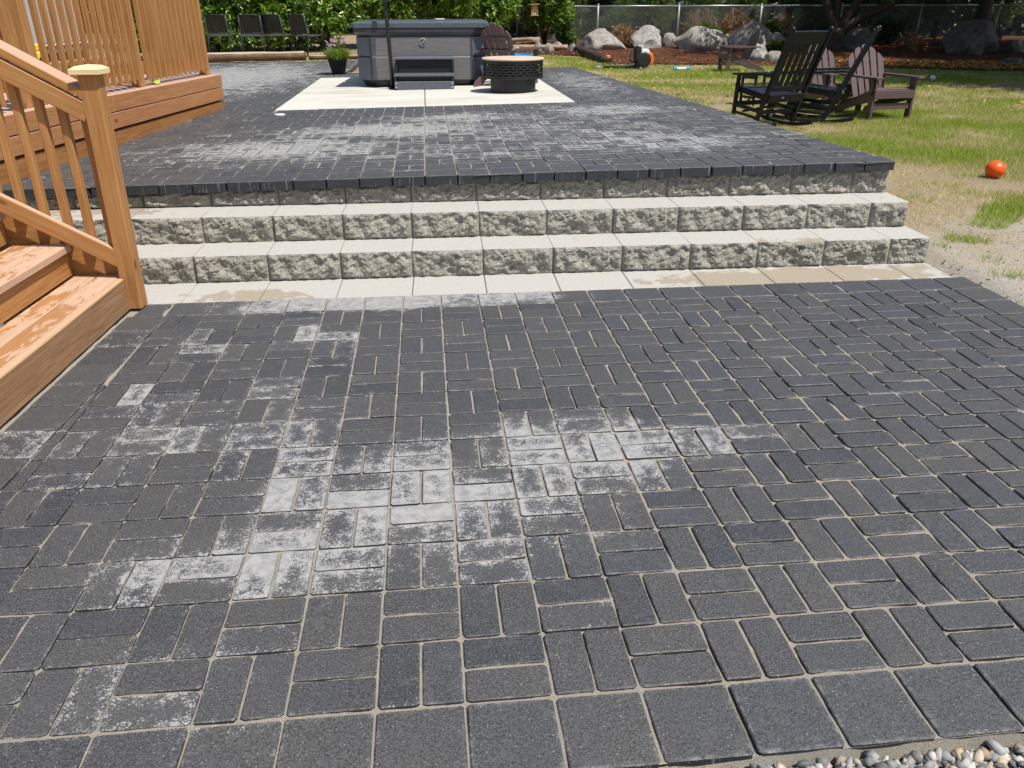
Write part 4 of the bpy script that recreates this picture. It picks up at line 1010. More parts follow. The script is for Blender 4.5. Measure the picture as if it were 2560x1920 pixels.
# ------------------------------------------------------------------ smaller things
def build_small():
    # side table on the lawn
    x, y = 5.15, 10.9; t = thing('side_table', 'low dark slatted side table on the grass behind the rocking chair', 'table', (x, y, gz1(x, y)), .3, )
    for k in range(5): box('top_slat', t, (0, -.16+.08*k, .44), (.48, .074, .02), M['blackpoly'])
    for sx in (-1, 1):
        for sy in (-1, 1): box('leg', t, (sx*.20, sy*.15, .215), (.035, .035, .43), M['blackpoly'])
        box('side_rail', t, (sx*.20, 0, .40), (.022, .27, .05), M['blackpoly']); box('lower_rail', t, (sx*.20, 0, .12), (.022, .27, .035), M['blackpoly'])
    V = []; F = []
    def ball(name, label, cat, loc, r, mat, sq=(1, 1, 1)):
        bm = bmesh.new(); bmesh.ops.create_icosphere(bm, subdivisions=4, radius=r); bmesh.ops.scale(bm, vec=sq, verts=bm.verts)
        me = bpy.data.meshes.new(name); bm.to_mesh(me); bm.free(); me.materials.append(mat); me.polygons.foreach_set('use_smooth', [True]*len(me.polygons))
        return tag(put(name, me, None, T3(*loc)), label, cat)
    x, y = 5.10, 5.28; ball('rubber_ball', 'bright orange rubber ball on the dry grass', 'ball', (x, y, gz1(x, y)+.074), .081, M['orange'], (1.0, 1, .93))
    x, y = 10.2, 14.6; ball('golf_ball', 'small white ball lying on the shaded green lawn', 'ball', (x, y, gz1(x, y)+.045), .055, M['white'])
    # tube toy
    x, y = 6.1, 18.0; t = thing('tube_toy', 'white and blue tube toy lying on the lawn before the mulch', 'toy', (x, y, gz1(x, y)+.035), .05)
    put('tube', mesh('tube', *disc_vf(.035, -.13, .13, 14), M['white'], smooth=False), t, RY(math.pi/2))
    for s in (-1, 1): put('end_cap', mesh('end_cap', *disc_vf(.045, -.04, .04, 14), M['blue']), t, T3(s*.15, 0, 0) @ RY(math.pi/2))
    # blue play seat behind the chair
    x, y = 1.72, 12.1; z = gz1(1.72, 13.2); t = thing('play_tub', 'bright blue plastic tub behind the fire pit chair', 'tub', (1.62, 11.55, zp(1.6)+.006), .2)
    put('tub_wall', mesh('tub', *lathe_vf([(.16, 0), (.20, .26), (.215, .27), (.215, .285), (.19, .285), (.15, .02)], 28), M['blue'], smooth=False), t)
    tube('handle', t, [(.20, 0, .26), (.27, 0, .30), (.28, .0, .24), (.205, 0, .18)], .014, M['blue'], 8)
    # drain cap on the pavers
    o = put('drain_cap', mesh('drain_cap', *lathe_vf([(.045, 0), (.052, .001), (.052, .008), (.046, .012)], 24), M['white']), None, T3(-1.30, 7.22, zp(-1.3)+.001)); tag(o, 'flat white drain cap on the dark pavers beside the pad', 'cap')
    # flower pot
    x, y = -1.22, 12.62; t = thing('flower_pot', 'square black tapered pot with tall grass and violet flowers', 'potted plant', (x, y, zp(x)+.001), R(4))
    def sqr(h): return [(-h, -h), (h, -h), (h, h), (-h, h)]
    put('pot', mesh('pot', *ring_vf([(sqr(.098), 0), (sqr(.142), .195), (sqr(.150), .197), (sqr(.150), .222), (sqr(.136), .222), (sqr(.128), .17)]), M['blackpoly']), t)
    box('soil', t, (0, 0, .178), (.25, .25, .02), M['mulch'])
    rr = random.Random(5)
    def blades(n, h0, h1, spread, w):
        V = []; F = []
        for _ in range(n):
            a = rr.uniform(0, 6.28); r0 = rr.uniform(0, .11); bx, by = r0*math.cos(a), r0*math.sin(a); h = rr.uniform(h0, h1); o_ = rr.uniform(.2, 1)*spread; b = len(V)
            dx, dy = math.cos(a)*o_, math.sin(a)*o_; px, py = -math.sin(a)*w, math.cos(a)*w
            V += [(bx-px, by-py, .18), (bx+px, by+py, .18), (bx+dx*.5-px, by+dy*.5-py, .18+h*.7), (bx+dx*.5+px, by+dy*.5+py, .18+h*.7), (bx+dx, by+dy, .18+h*(1-.35*o_/spread))]
            F += [(b, b+1, b+3, b+2), (b+2, b+3, b+4)]
        return V, F
    put('grass_blades', mesh('grass', *blades(1300, .10, .26, .30, .0035), M['potgrass']), t)
    st = MB(); ptl = MB(); pal = MB(); seed = MB(); lvs = MB()
    for k in range(26):
        a = rr.uniform(0, 6.28); r0 = rr.uniform(0, .10); h = rr.uniform(.24, .42); tip = (r0*math.cos(a)*1.5+.03, r0*math.sin(a)*1.5, .18+h)
        st.tube([(r0*math.cos(a)*.5, r0*math.sin(a)*.5, .18), tip], .003, 4)
        tgt = ptl if k % 3 == 0 else pal
        for p in range(5):
            b = rr.uniform(0, 6.28); d = Vector((math.cos(b), math.sin(b)*.8, rr.uniform(-.3, .5))); q = d.cross(Vector((0, 0, 1))).normalized()*.016
            c = Vector(tip); tgt.add([c, c+d*.022-q, c+d*.036, c+d*.022+q], [(0, 1, 2, 3)])
    for k in range(7):
        a = rr.uniform(2.2, 4.2); tip = Vector((math.cos(a)*.17, math.sin(a)*.1, .18+rr.uniform(.22, .34))); seed.tube([(math.cos(a)*.06, 0, .2), tip*.8+Vector((0, 0, .06)), tip], [.002, .004, .011], 5)
    st.build('flower_stems', M['potgrass'], t); ptl.build('violet_flowers', M['petal'], t); pal.build('pale_flowers', M['petal2'], t); seed.build('seed_heads', M['seedhead'], t)
    # leaf blower
    x, y = 5.25, 18.55; t = thing('leaf_blower', 'backpack leaf blower with orange and white housing on the grass', 'leaf blower', (x, y, gz1(x, y)), R(4))
    put('housing', mesh('housing', *extrude([(-.13, .02), (.12, .02), (.17, .10), (.16, .32), (.08, .44), (-.06, .44), (-.13, .34)], .20, .03), M['white']), t, T3(.08, 0, .0) @ RX(math.pi/2) @ T3(0, 0, 0))
    put('engine_cover', mesh('engine_cover', *extrude([(.0, .07), (.11, .10), (.14, .22), (.10, .34), (.0, .38)], .23, .03), M['orangeplastic']), t, T3(.17, 0, 0) @ RX(math.pi/2))
    put('back_pad', mesh('back_pad', *extrude([(-.05, .0), (.02, .0), (.02, .46), (-.02, .50), (-.07, .44)], .26, .02), M['rubber']), t, T3(-.075, 0, 0) @ RX(math.pi/2))
    put('fan_ring', mesh('fan_ring', *lathe_vf([(.12, -.02), (.16, -.02), (.17, .02), (.12, .03)], 24), M['rubber']), t, T3(.05, -.12, .20) @ RX(math.pi/2))
    put('fan_frame', mesh('fan_frame', *extrude([(.0, .01), (.03, .01), (.055, .24), (.03, .52), (.0, .50), (.028, .24)], .28, .006), M['white']), t, T3(-.03, 0, 0) @ RX(math.pi/2))
    box('warning_label', t, (.285, -.05, .22), (.012, .10, .08), M['yellow'])
    tube('blower_tube', t, [(-.10, -.05, .12), (-.22, -.06, .08), (-.45, -.06, .05), (-.95, -.05, .045)], [.05, .05, .042, .034], M['rubber'], 12)
    tube('nozzle', t, [(-.93, -.05, .045), (-1.15, -.045, .04)], [.037, .045], M['galvdark'], 12)
    tube('harness_strap', t, [(-.12, .05, .42), (-.22, .05, .38), (-.24, .04, .22), (-.14, .03, .10)], .014, M['rubber'], 6)
    # string trimmer head resting by the edging
    x, y = 4.75, 19.75; t = thing('trimmer_head', 'small orange trimmer lying at the end of the timber edging', 'garden tool', (x, y, gz1(x, y)))
    tube('shaft', t, [(-.05, .25, .12), (.05, -.05, .16), (.12, -.2, .03)], .016, M['rubber'], 8); box('motor', t, (.0, .08, .19), (.10, .12, .09), M['orangeplastic'], bev=.02)
    # timbers
    def timber(label, p0, p1, w, h, mat, seed, sqr=.9):
        p0, p1 = Vector(p0), Vector(p1); L = (p1-p0).length; n = max(8, int(L/.12)); r = random.Random(seed); V = []; F = []; k = 10
        for i in range(n+1):
            f = i/n
            for j in range(k):
                a = 2*math.pi*j/k; e = 1/max(abs(math.cos(a)), abs(math.sin(a)))**sqr
                q = Vector((f*L*2, math.cos(a)*2+seed, math.sin(a)*2)); nn = 1+.16*mnoise.noise(q*.9)+.07*mnoise.noise(q*3)
                V.append((f*L-L/2, math.cos(a)*w/2*e*nn, math.sin(a)*h/2*e*nn+h/2))
        for i in range(n):
            for j in range(k): F.append((i*k+j, i*k+(j+1) % k, (i+1)*k+(j+1) % k, (i+1)*k+j))
        F.append(tuple(range(k))[::-1]); F.append(tuple(n*k+j for j in range(k)))
        m, _ = frame(p0, p1); o = put('edging_timber', mesh('timber', V, F, mat, smooth=True), None, T3(*((p0+p1)/2)) @ m); return tag(o, label, 'timber')
    timber('weathered split timber edging the patio below the woven chairs', (-5.6, 16.85, zp(-4.5)), (-2.28, 16.66, zp(-2.3)), .22, .175, M['oldlog'], 1)
    timber('thin grey timber plank continuing the edging towards the flower pot', (-2.2, 16.72, zp(-2)+.0), (-.9, 16.60, zp(-1)+.0), .12, .09, M['oldlog'], 2)
    timber('dark square edging timber running from the boulder to the lawn', (4.62, 24.0, .22), (4.82, 20.3, .08), .30, .20, M['bark'], 3)
    for k, (p0, p1, w) in enumerate((((1.9, 23.2, .34), (3.6, 24.4, .46), .16), ((2.6, 23.6, .30), (4.3, 23.3, .30), .14), ((1.6, 24.2, .42), (3.3, 23.5, .52), .12))):
        o = timber(('grey driftwood log leaning behind the bird feeder pole', 'reddish log lying along the mulch beside small rocks', 'pale bleached branch on top of the driftwood pile')[k], p0, p1, w, w, M['drift'], 10+k, .2); o.name = 'driftwood_log'; o['category'] = 'log'; o['group'] = 'driftwood logs in the mulch'
    # bird feeder on a pole
    x, y = 3.05, 23.9; z = gz1(x, y); t = thing('feeder_pole', 'thin black shepherd hook pole standing in the mulch bed', 'pole', (x, y, z))
    tube('pole', t, [(0, 0, 0), (0, 0, 1.9)], .010, M['blackmetal'], 8)
    for s in (-1, 1): tube('hook', t, [(0, 0, 1.88), (s*.12, 0, 2.02), (s*.30, 0, 1.96), (s*.34, 0, 1.84)], .008, M['blackmetal'], 6)
    b = thing('bird_feeder', 'small wooden bird feeder hanging in front of the hedge', 'bird feeder', (x+.34, y, 1.20))
    box('tray', b, (0, 0, 0), (.24, .20, .022), M['feeder']); box('roof', b, (0, 0, .29), (.27, .24, .025), M['feeder'])
    for s in (-1, 1): box('side', b, (s*.085, 0, .15), (.022, .14, .26), M['feeder'])
    box('seed_pane', b, (0, .0, .14), (.14, .09, .24), M['lidwood']); tube('hanger', b, [(0, 0, .30), (0, 0, .64)], .004, M['blackmetal'], 5)
    b = thing('wind_bell', 'small pale bell hanging left of the bird feeder', 'bell', (x-.16, y, 1.16))
    put('bell', mesh('bell', *lathe_vf([(.045, 0), (.03, .03), (.018, .09), (.006, .11)], 14), M['lidwood'], smooth=True), b); tube('cord', b, [(0, 0, .10), (-.0, 0, .8)], .008, M['lidwood'], 5)
build_small()

# ------------------------------------------------------------------ boulders
def boulder(label, x, y, w, d, h, seed, mat='rock', rz=0, name='boulder', sink=.08, cuts=9, lean=0, group='boulders in the mulch bed'):
    bm = bmesh.new(); bmesh.ops.create_icosphere(bm, subdivisions=4 if w > .5 else 3, radius=1.0); r = random.Random(seed)
    pl = [(Vector((r.uniform(-1, 1), r.uniform(-1, .6), r.uniform(-.45, 1))).normalized(), r.uniform(.50, .82)) for _ in range(cuts)]
    for v in bm.verts:
        p = v.co.copy()
        for n, k in pl:
            q = p.dot(n)
            if q > k: p -= n*(q-k)*.95
        s = Vector((seed*1.7, seed*.3, 0))
        p *= 1.15+.16*mnoise.noise(p*1.3+s)+.09*mnoise.noise(p*3.1+s)+.04*mnoise.noise(p*8+s)
        p.z = max(p.z, -.75)
        p.x += lean*p.z; v.co = Vector((p.x*w/2, p.y*d/2, (p.z+.55)*h/1.5))
    me = bpy.data.meshes.new(name); bm.to_mesh(me); bm.free(); me.materials.append(M[mat]); me.polygons.foreach_set('use_smooth', [True]*len(me.polygons))
    o = put(name, me, None, T3(x, y, gz1(x, y)+.04-sink*.2) @ RZ(rz)); return tag(o, label, 'rock', group)
for a in [
    ('round pale granite boulder, leftmost of the large ones below the fence', 5.55, 24.3, 1.30, 1.0, .55, 3, 'rock', .1),
    ('streaked grey boulder second from the left below the fence', 6.95, 24.6, 1.22, .9, .58, 8, 'rock', .3),
    ('small whitish rock wedged between two big boulders', 7.72, 24.9, .50, .5, .52, 12, 'rock', .0),
    ('wide flat brownish boulder in the middle of the row', 8.35, 24.0, 1.62, 1.1, .58, 16, 'rock', -.1),
    ('small pale angular rock left of the tallest boulder', 9.70, 25.2, .50, .5, .36, 21, 'rock', .4),
    ('tall leaning grey boulder behind the profile chair', 10.1, 24.2, 1.32, 1.0, .86, 25, 'rock', .2),
    ('squat grey rock at the lawn edge below the tallest boulder', 8.75, 20.3, .56, .5, .38, 31, 'rock', .2),
    ('low bluish rock at the lawn edge beside the rocking chair', 9.10, 20.0, .46, .4, .28, 36, 'rock', .9),
    ('brown rock half hidden behind the rocking chair back', 11.1, 24.6, .60, .5, .42, 41, 'rock', .1),
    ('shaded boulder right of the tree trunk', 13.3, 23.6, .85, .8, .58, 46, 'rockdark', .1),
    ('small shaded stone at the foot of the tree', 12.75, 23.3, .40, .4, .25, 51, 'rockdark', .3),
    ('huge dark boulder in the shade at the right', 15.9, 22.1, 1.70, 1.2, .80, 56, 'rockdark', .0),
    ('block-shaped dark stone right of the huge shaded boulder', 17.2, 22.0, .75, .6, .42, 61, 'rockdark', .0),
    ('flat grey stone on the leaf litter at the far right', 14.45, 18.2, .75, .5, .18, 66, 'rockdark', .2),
    ('upright tan wedge of stone leaning on the huge dark boulder', 15.55, 21.35, .38, .3, .56, 71, 'rockdark', .2)]: boulder(*a)
for i, a in enumerate([('grey upright slab rock among the small mulch rocks', 3.42, 23.1, .22, .2, .30), ('round tan rock among the small mulch rocks', 3.72, 23.2, .36, .3, .27), ('pointed brown rock beside the round tan one', 4.05, 23.6, .32, .3, .30), ('little white triangular rock near the edging timber', 4.48, 23.5, .20, .2, .24), ('tiny pale stone nearest the fire pit among the mulch rocks', 2.75, 22.9, .24, .2, .13)]):
    boulder(a[0], *a[1:3], a[3], a[4], a[5], 90+i*5, name='small_rock', group='small rocks at the mulch edge')

# ------------------------------------------------------------------ chain link fence
def build_fence():
    y0, z1 = 26.3, 1.435
    t = thing('chain_link_fence', 'galvanised chain link fence with top rail behind the boulders', 'fence', (6, y0, .27)); iv = inv_world(t)
    xs = [0.55, 3.15, 5.75, 8.40, 11.15, 13.9, 16.65, 19.4, 22.1, 24.9]
    for x in xs:
        z = gz1(x, y0); V, F = tube_vf([(x, y0, z-.05), (x, y0, z1+.02)], .030, 10); put('post', mesh('post', V, F, M['galv'], smooth=True), t, iv)
        put('post_cap', mesh('post_cap', *lathe_vf([(.034, 0), (.036, .03), (.02, .05), (.004, .056)], 10), M['galv'], smooth=True), t, iv @ T3(x, y0, z1+.018))
    for a, b in zip(xs[:-1], xs[1:]):
        V, F = tube_vf([(a+.032, y0-.005, z1), ((a+b)/2, y0-.005, z1+.004), (b-.032, y0-.005, z1)], .022, 8); put('top_rail', mesh('top_rail', V, F, M['galv'], smooth=True), t, iv)
    V = []; F = []; h = 1.13; zb = .29; r = .0024; pitch = .085                # woven wires, one joined part
    for sgn in (-1, 1):
        for k in range(int((xs[-1]-xs[0]+h)/pitch)):
            xa = xs[0]-h/2+k*pitch; p = np.array([[xa, y0-.035, zb], [xa+h, y0-.035, zb+h]]) if sgn > 0 else np.array([[xa+h, y0-.041, zb], [xa, y0-.041, zb+h]])
            if p[:, 0].min() < xs[0] or p[:, 0].max() > xs[-1]: continue
            b = len(V)
            for q in p: V += [q+(r, 0, -r*sgn), q+(-r, -r, r*sgn), q+(0, r, 0)]
            F += [(b, b+1, b+4, b+3), (b+1, b+2, b+5, b+4), (b+2, b, b+3, b+5)]
    o = put('chain_mesh', mesh('chain_mesh', V, F, M['galvdark']), t, iv); o['kind'] = 'stuff'
build_fence()

# ------------------------------------------------------------------ plants
def leaves(p, d, L, W, fold=.25, rs=RNG):
    """p,d: (N,3); each leaf a folded diamond of two triangles"""
    N = len(p); d = d/np.linalg.norm(d, axis=1, keepdims=True)
    r = rs.normal(size=(N, 3)); s = np.cross(d, r); s /= np.linalg.norm(s, axis=1, keepdims=True); n = np.cross(s, d)
    flip = np.where(n[:, 2:3] < 0, -1, 1); n = n*flip
    L = np.broadcast_to(L, (N,))[:, None]; W = np.broadcast_to(W, (N,))[:, None]
    V = np.stack([p, p+d*L*.45+s*W*.5+n*W*fold, p+d*L-n*L*.10, p+d*L*.45-s*W*.5+n*W*fold], 1).reshape(-1, 3)
    b = np.arange(N)[:, None]*4; F = np.concatenate([b+np.array([0, 1, 2]), b+np.array([0, 2, 3])], 1).reshape(-1, 3)
    return V, F
def unit(N, rs): v = rs.normal(size=(N, 3)); return v/np.linalg.norm(v, axis=1, keepdims=True)
def rosettes(centres, radii, n_sh, per, L, W, rs, spread=.9, shell=(.72, 1.02), low=-.6):
    """shoots on the outside of several lobes; each carries a whorl of leaves"""
    tot = sum(r[0]*r[2] for r in radii); P = []; D = []
    for c, r in zip(centres, radii):
        n = max(4, int(n_sh*r[0]*r[2]/tot)); u = unit(n, rs); u = u[u[:, 2] > low]; n = len(u)
        k = rs.uniform(*shell, (n, 1)); tip = np.array(c)+u*np.array(r)*k
        sd = u*.7+np.array([0, -.12, .65])+rs.normal(size=(n, 3))*.25; sd /= np.linalg.norm(sd, axis=1, keepdims=True)
        for j in range(per):
            q = unit(n, rs); lat = np.cross(sd, q); lat /= np.linalg.norm(lat, axis=1, keepdims=True)
            t = rs.uniform(.15, 1.1, (n, 1)); P.append(tip-sd*L*1.1*(1-t)); D.append(sd*(t*.8)+lat*spread+np.array([0, 0, -.15]))
    P = np.concatenate(P); D = np.concatenate(D); N = len(P)
    return leaves(P, D, L*rs.uniform(.6, 1.2, N), W*rs.uniform(.7, 1.15, N), rs=rs)
def stems(t, x, y, z, n, spread, h, rad, mat, rs, seedz=0):
    mb = MB()
    for k in range(n):
        a = rs.uniform(0, 6.28); s = spread*rs.uniform(.3, 1); q = [(0, 0, -.05), (math.cos(a)*s*.25, math.sin(a)*s*.25, h*.35), (math.cos(a)*s*.65, math.sin(a)*s*.65, h*.7), (math.cos(a)*s, math.sin(a)*s, h)]
        mb.tube(q, [rad, rad*.8, rad*.55, rad*.2], 6)
    mb.build('stem', mat, t, smooth=True)
def shrub(name, label, cat, x, y, w, d, h, lobes, n_sh, per, L, W, mat, seed, z0=.1, group=None, stemmat='bark', low=-.6, shell=(.72, 1.02), hlo=.28):
    rs = np.random.default_rng(seed); z = gz1(x, y); t = thing(name, label, cat, (x, y, z), 0, group)
    C = []; Rr = []
    for k in range(lobes):
        a = rs.uniform(0, 6.28); r = rs.uniform(.0, .55); hh = rs.uniform(hlo, .80)
        C.append((math.cos(a)*r*w/2, math.sin(a)*r*d/2, z0+hh*(h-z0))); q = rs.uniform(.30, .52); Rr.append((w*q*.62, d*q*.62, h*q*.48))
    V, F = rosettes(C, Rr, n_sh, per, L, W, rs, low=low, shell=shell)
    V[:, 2] = np.maximum(V[:, 2], .01)
    put('foliage', fast_mesh('foliage', V, F, M[mat]), t); stems(t, x, y, z, 7, w*.36, h*.8, .035, M[stemmat], rs); return t
hedge = [('glossy laurel bush behind the leftmost patio chair', -6.3, 21.0), ('bright laurel bush between the first and second patio chairs', -4.9, 20.7), ('bright laurel bush behind the middle pair of patio chairs', -3.6, 20.7), ('laurel bush behind the patio chair set apart', -2.3, 21.0), ('dark laurel bush left of the hot tub cover', -.6, 21.6), ('laurel bush directly behind the hot tub', .75, 22.2), ('laurel bush behind the chair at the fire pit', 2.1, 23.3), ('yellowish laurel bush right of the bird feeder', 3.9, 25.3)]
for i, (lb, x, y) in enumerate(hedge):
    shrub('laurel_bush', lb, 'bush', x, y, 2.1, 1.8, 3.0 if i < 7 else 2.7, 22, 2000, 9, .175, .066, 'laurel', 200+i, .05 if i < 4 else .30, 'laurel hedge bushes', hlo=.10 if i < 4 else .2)
under = [(-7.6, 22.3, 2.4, 3.4, 'darkleaf'), (-2.6, 23.2, 2.6, 3.4, 'darkleaf'), (.2, 24.4, 2.6, 3.2, 'darkleaf'), (2.6, 26.9, 2.2, 2.6, 'darkleaf'), (5.1, 27.6, 2.3, 2.2, 'midleaf'), (6.6, 27.3, 1.6, 1.5, 'darkleaf'), (7.9, 27.9, 2.2, 2.4, 'midleaf'), (9.6, 27.6, 1.9, 1.9, 'darkleaf'), (11.2, 28.2, 2.2, 2.3, 'midleaf'), (12.7, 27.5, 1.9, 1.9, 'darkleaf'), (14.4, 27.8, 2.2, 2.4, 'darkleaf'), (16.2, 27.6, 2.2, 2.2, 'midleaf'), (18.3, 27.9, 2.4, 2.6, 'darkleaf'), (20.6, 27.6, 2.6, 2.8, 'darkleaf'), (23.0, 27.4, 2.6, 2.8, 'darkleaf')]
ulab = ['dark shrub behind the deck end of the hedge', 'dark shrub filling the gap behind the laurels', 'shaded shrub behind the hot tub laurels', 'dark shrub behind the bird feeder laurel', 'sunny bramble behind the first fence post', 'low dark shrub behind the streaked boulder', 'green bramble behind the wide flat boulder', 'dark ivy shrub behind the fence near the tall boulder', 'green bramble behind the fence above the rocking chairs', 'dark shrub beyond the fence left of the tree', 'dark shrub beyond the fence right of the tree', 'leafy bramble beyond the fence at the shaded lawn', 'deep green shrub beyond the fence above the huge dark boulder', 'gloomy shrub beyond the fence near the right edge', 'gloomy shrub beyond the fence at the far right']
for i, ((x, y, w, h, mt), lb) in enumerate(zip(under, ulab)):
    shrub('woodland_shrub', lb, 'shrub', x, y, w, 1.7, h, 11, 620, 9, .105 if mt == 'midleaf' else .12, .050, mt, 300+i, .05, 'shrubs behind the fence', low=-.9)
ivy = [(4.6, 25.5, 1.0, .75, 'ivy clump at the fence left of the round boulder'), (6.35, 25.6, .8, .7, 'ivy clump between the first two large boulders'), (9.2, 25.7, 1.0, .75, 'bright ivy clump left of the tallest boulder'), (11.3, 25.4, 1.0, .8, 'bright ivy clump right of the tallest boulder'), (13.2, 25.3, 1.5, .85, 'shaded ivy clump right of the tree trunk'), (14.9, 25.0, 1.6, .9, 'shaded ivy clump left of the huge dark boulder'), (10.4, 22.9, .55, .35, 'low green weed clump below the tallest boulder')]
for i, (x, y, w, h, lb) in enumerate(ivy):
    shrub('ivy_clump', lb, 'ivy', x, y, w, .7, h, 8, 260, 8, .085, .055, 'midleaf' if i not in (4, 5) else 'darkleaf', 400+i, .02, 'ivy clumps along the fence', low=-.95)  # shaded clumps get darker leaves: their shade is put into the colour
def dead_brush(label, x, y, w, h, n, seed, straw):
    rs = np.random.default_rng(seed); t = thing('dry_brush', label, 'brush', (x, y, gz1(x, y)), 0, 'dry brush at the fence')
    a = rs.uniform(0, 6.28, n); r = rs.uniform(0, 1, n)**.5; p = np.stack([np.cos(a)*r*w/2, np.sin(a)*r*.35, rs.uniform(.05, 1, n)*h*(1-.55*r*r)], 1)
    V, F = leaves(p, np.stack([np.cos(a)*.5, np.sin(a)*.3-.2, rs.uniform(-1.0, .3, n)], 1)+rs.normal(size=(n, 3))*.4, rs.uniform(.06, .16, n), rs.uniform(.02, .045, n), rs=rs)
    put('dead_leaves', fast_mesh('dead_leaves', V, F, M['deadleaf']), t); mb = MB()
    for k in range(straw):
        a = rs.uniform(0, 6.28); q = rs.uniform(.2, .55)*w; z = rs.uniform(.3, 1)*h
        mb.tube([(rs.uniform(-.3, .3)*w, 0, 0), (math.cos(a)*q*.6, rs.uniform(-.2, .2), z), (math.cos(a)*q, rs.uniform(-.3, .3), z*rs.uniform(.5, 1.1))], [.008, .006, .003], 4)
    mb.build('dry_stalks', M['drift'], t)
dead_brush('rusty dead fern clump behind the streaked boulder', 6.35, 25.2, 1.2, .75, 900, 41, 30)
dead_brush('pale dry brush pile leaning on the fence above the wide boulder', 9.35, 26.75, 1.3, 1.15, 500, 42, 130)
dead_brush('sunlit orange dead leaves on the fence left of the tallest boulder', 10.25, 26.0, 1.1, 1.15, 1100, 43, 50)
dead_brush('reddish dead shrub beyond the rocking chair', 12.1, 26.8, 1.1, 1.0, 700, 44, 60)
dead_brush('dim brown brush at the foot of the huge dark boulder', 14.9, 23.6, 1.0, .55, 500, 45, 30)

# trees: trunk, limbs and crown; most of each crown stands above the picture
def tree(label, x, y, limbs, trunk_r, crown, n, L, W, mat, seed, group='trees shading the mulch bed'):
    rs = np.random.default_rng(seed); z = gz1(x, y); t = thing('shade_tree', label, 'tree', (x, y, z-.03), 0, group)
    mb = MB()
    for pts, r0, r1 in limbs:
        k = len(pts); fine = []
        for i in range(k-1):
            for f in (0, .34, .67): fine.append(Vector(pts[i]).lerp(Vector(pts[i+1]), f))
        fine.append(Vector(pts[-1])); m = len(fine)
        fine = [p+Vector((mnoise.noise(p*1.7+Vector((seed, 0, 0))), mnoise.noise(p*1.7+Vector((0, seed, 0))), 0))*.06 for p in fine]
        mb.tube(fine, [r0+(r1-r0)*i/(m-1) for i in range(m)], 10)
    mb.build('trunk', M['bark'], t, smooth=True)
    C = [c[:3] for c in crown]; Rr = [c[3:] for c in crown]
    V, F = rosettes(C, Rr, n, 8, L, W, rs, shell=(.35, 1.05), low=-1.1)
    put('crown', fast_mesh('crown', V, F, M[mat]), t); return t
tree('spreading dark-barked tree forking low behind the Adirondack chairs', 12.1, 22.9,
     [([(0, 0, 0), (.05, 0, .45), (.02, 0, .72)], .27, .22), ([(.0, 0, .62), (-.22, 0, 1.05), (-.42, .1, 1.6), (-.6, .2, 2.6), (-1.2, .2, 3.8)], .17, .06), ([(.0, 0, .66), (-.02, .1, 1.2), (.05, .2, 2.0), (.2, .3, 3.6)], .15, .06), ([(.06, 0, .66), (.35, -.1, 1.15), (.62, -.2, 1.7), (1.0, -.3, 2.8), (1.3, -.4, 3.6)], .15, .05), ([(.08, 0, .60), (.6, -.1, .98), (1.25, -.2, 1.25), (2.1, -.4, 1.75), (3.0, -.6, 2.6)], .17, .06)],
     .27, [(-.8, -.3, 4.0, 1.9, 1.9, 1.2), (.6, -.5, 4.4, 2.2, 2.1, 1.3), (2.4, -.8, 3.7, 2.0, 1.9, 1.1), (.4, -2.2, 3.6, 2.0, 1.7, 1.0), (-2.2, -1.5, 3.6, 1.7, 1.6, .9), (1.6, 1.0, 4.6, 2.0, 1.8, 1.2), (.95, -.75, 1.72, .55, .35, .30)], 2600, .16, .055, 'treeleaf', 61)
def big_tree(label, x, y, r, h, spread, seed, mat='woodleaf', n=1900, zlow=2.6):
    rs = np.random.default_rng(seed); crown = []
    for k in range(8):
        a = rs.uniform(0, 6.28); q = spread*rs.uniform(.15, .75); crown.append((math.cos(a)*q, math.sin(a)*q, rs.uniform(zlow+1, h), spread*.55, spread*.55, rs.uniform(1.0, 1.7)))
    limbs = [([(0, 0, 0), (.05, .0, 1.2), (.0, .05, h*.45), (.1, 0, h*.95)], r, r*.3)]
    for k in range(5):
        a = rs.uniform(0, 6.28); z0 = rs.uniform(.35, .6)*h; limbs.append(([(0, 0, z0), (math.cos(a)*spread*.3, math.sin(a)*spread*.3, z0+.5), (math.cos(a)*spread*.7, math.sin(a)*spread*.7, z0+1.1)], r*.35, r*.1))
    return tree(label, x, y, limbs, r, crown, n, .24, .09, mat, seed)
big_tree('thick dark trunk standing behind the huge shaded boulder', 17.0, 23.6, .27, 8, 3.8, 71, zlow=3.0, n=3400)
big_tree('slim dark trunk beyond the fence right of the forked tree', 16.1, 28.9, .10, 8, 3.0, 72)
big_tree('dark tree trunk deep in the shade at the far right', 20.2, 24.6, .22, 8, 4.0, 73, n=3400)
big_tree('leaning tree trunk beyond the fence at the right edge', 19.3, 29.6, .14, 8, 3.2, 74)
big_tree('tall tree off to the right shading the back lawn', 15.6, 13.9, .28, 6.4, 5.2, 75, n=5200, zlow=2.2)
big_tree('tall tree beyond the right edge throwing shade on the huge dark boulder', 18.8, 18.2, .28, 8.0, 4.4, 81, n=3600)
big_tree('broad tree beyond the right edge shading the green lawn', 14.2, 12.5, .24, 5.6, 4.4, 82, n=4600, zlow=2.0)
big_tree('tall tree behind the fence above the tallest boulder', 9.2, 30.5, .20, 8, 3.0, 76)
big_tree('tall tree behind the fence above the round boulder', 4.8, 31.0, .20, 8, 3.0, 77)
big_tree('tall tree behind the hedge above the hot tub', .2, 28.5, .22, 8, 3.2, 78)
big_tree('tall tree behind the hedge beside the deck', -6.5, 26.5, .22, 8, 3.4, 79)
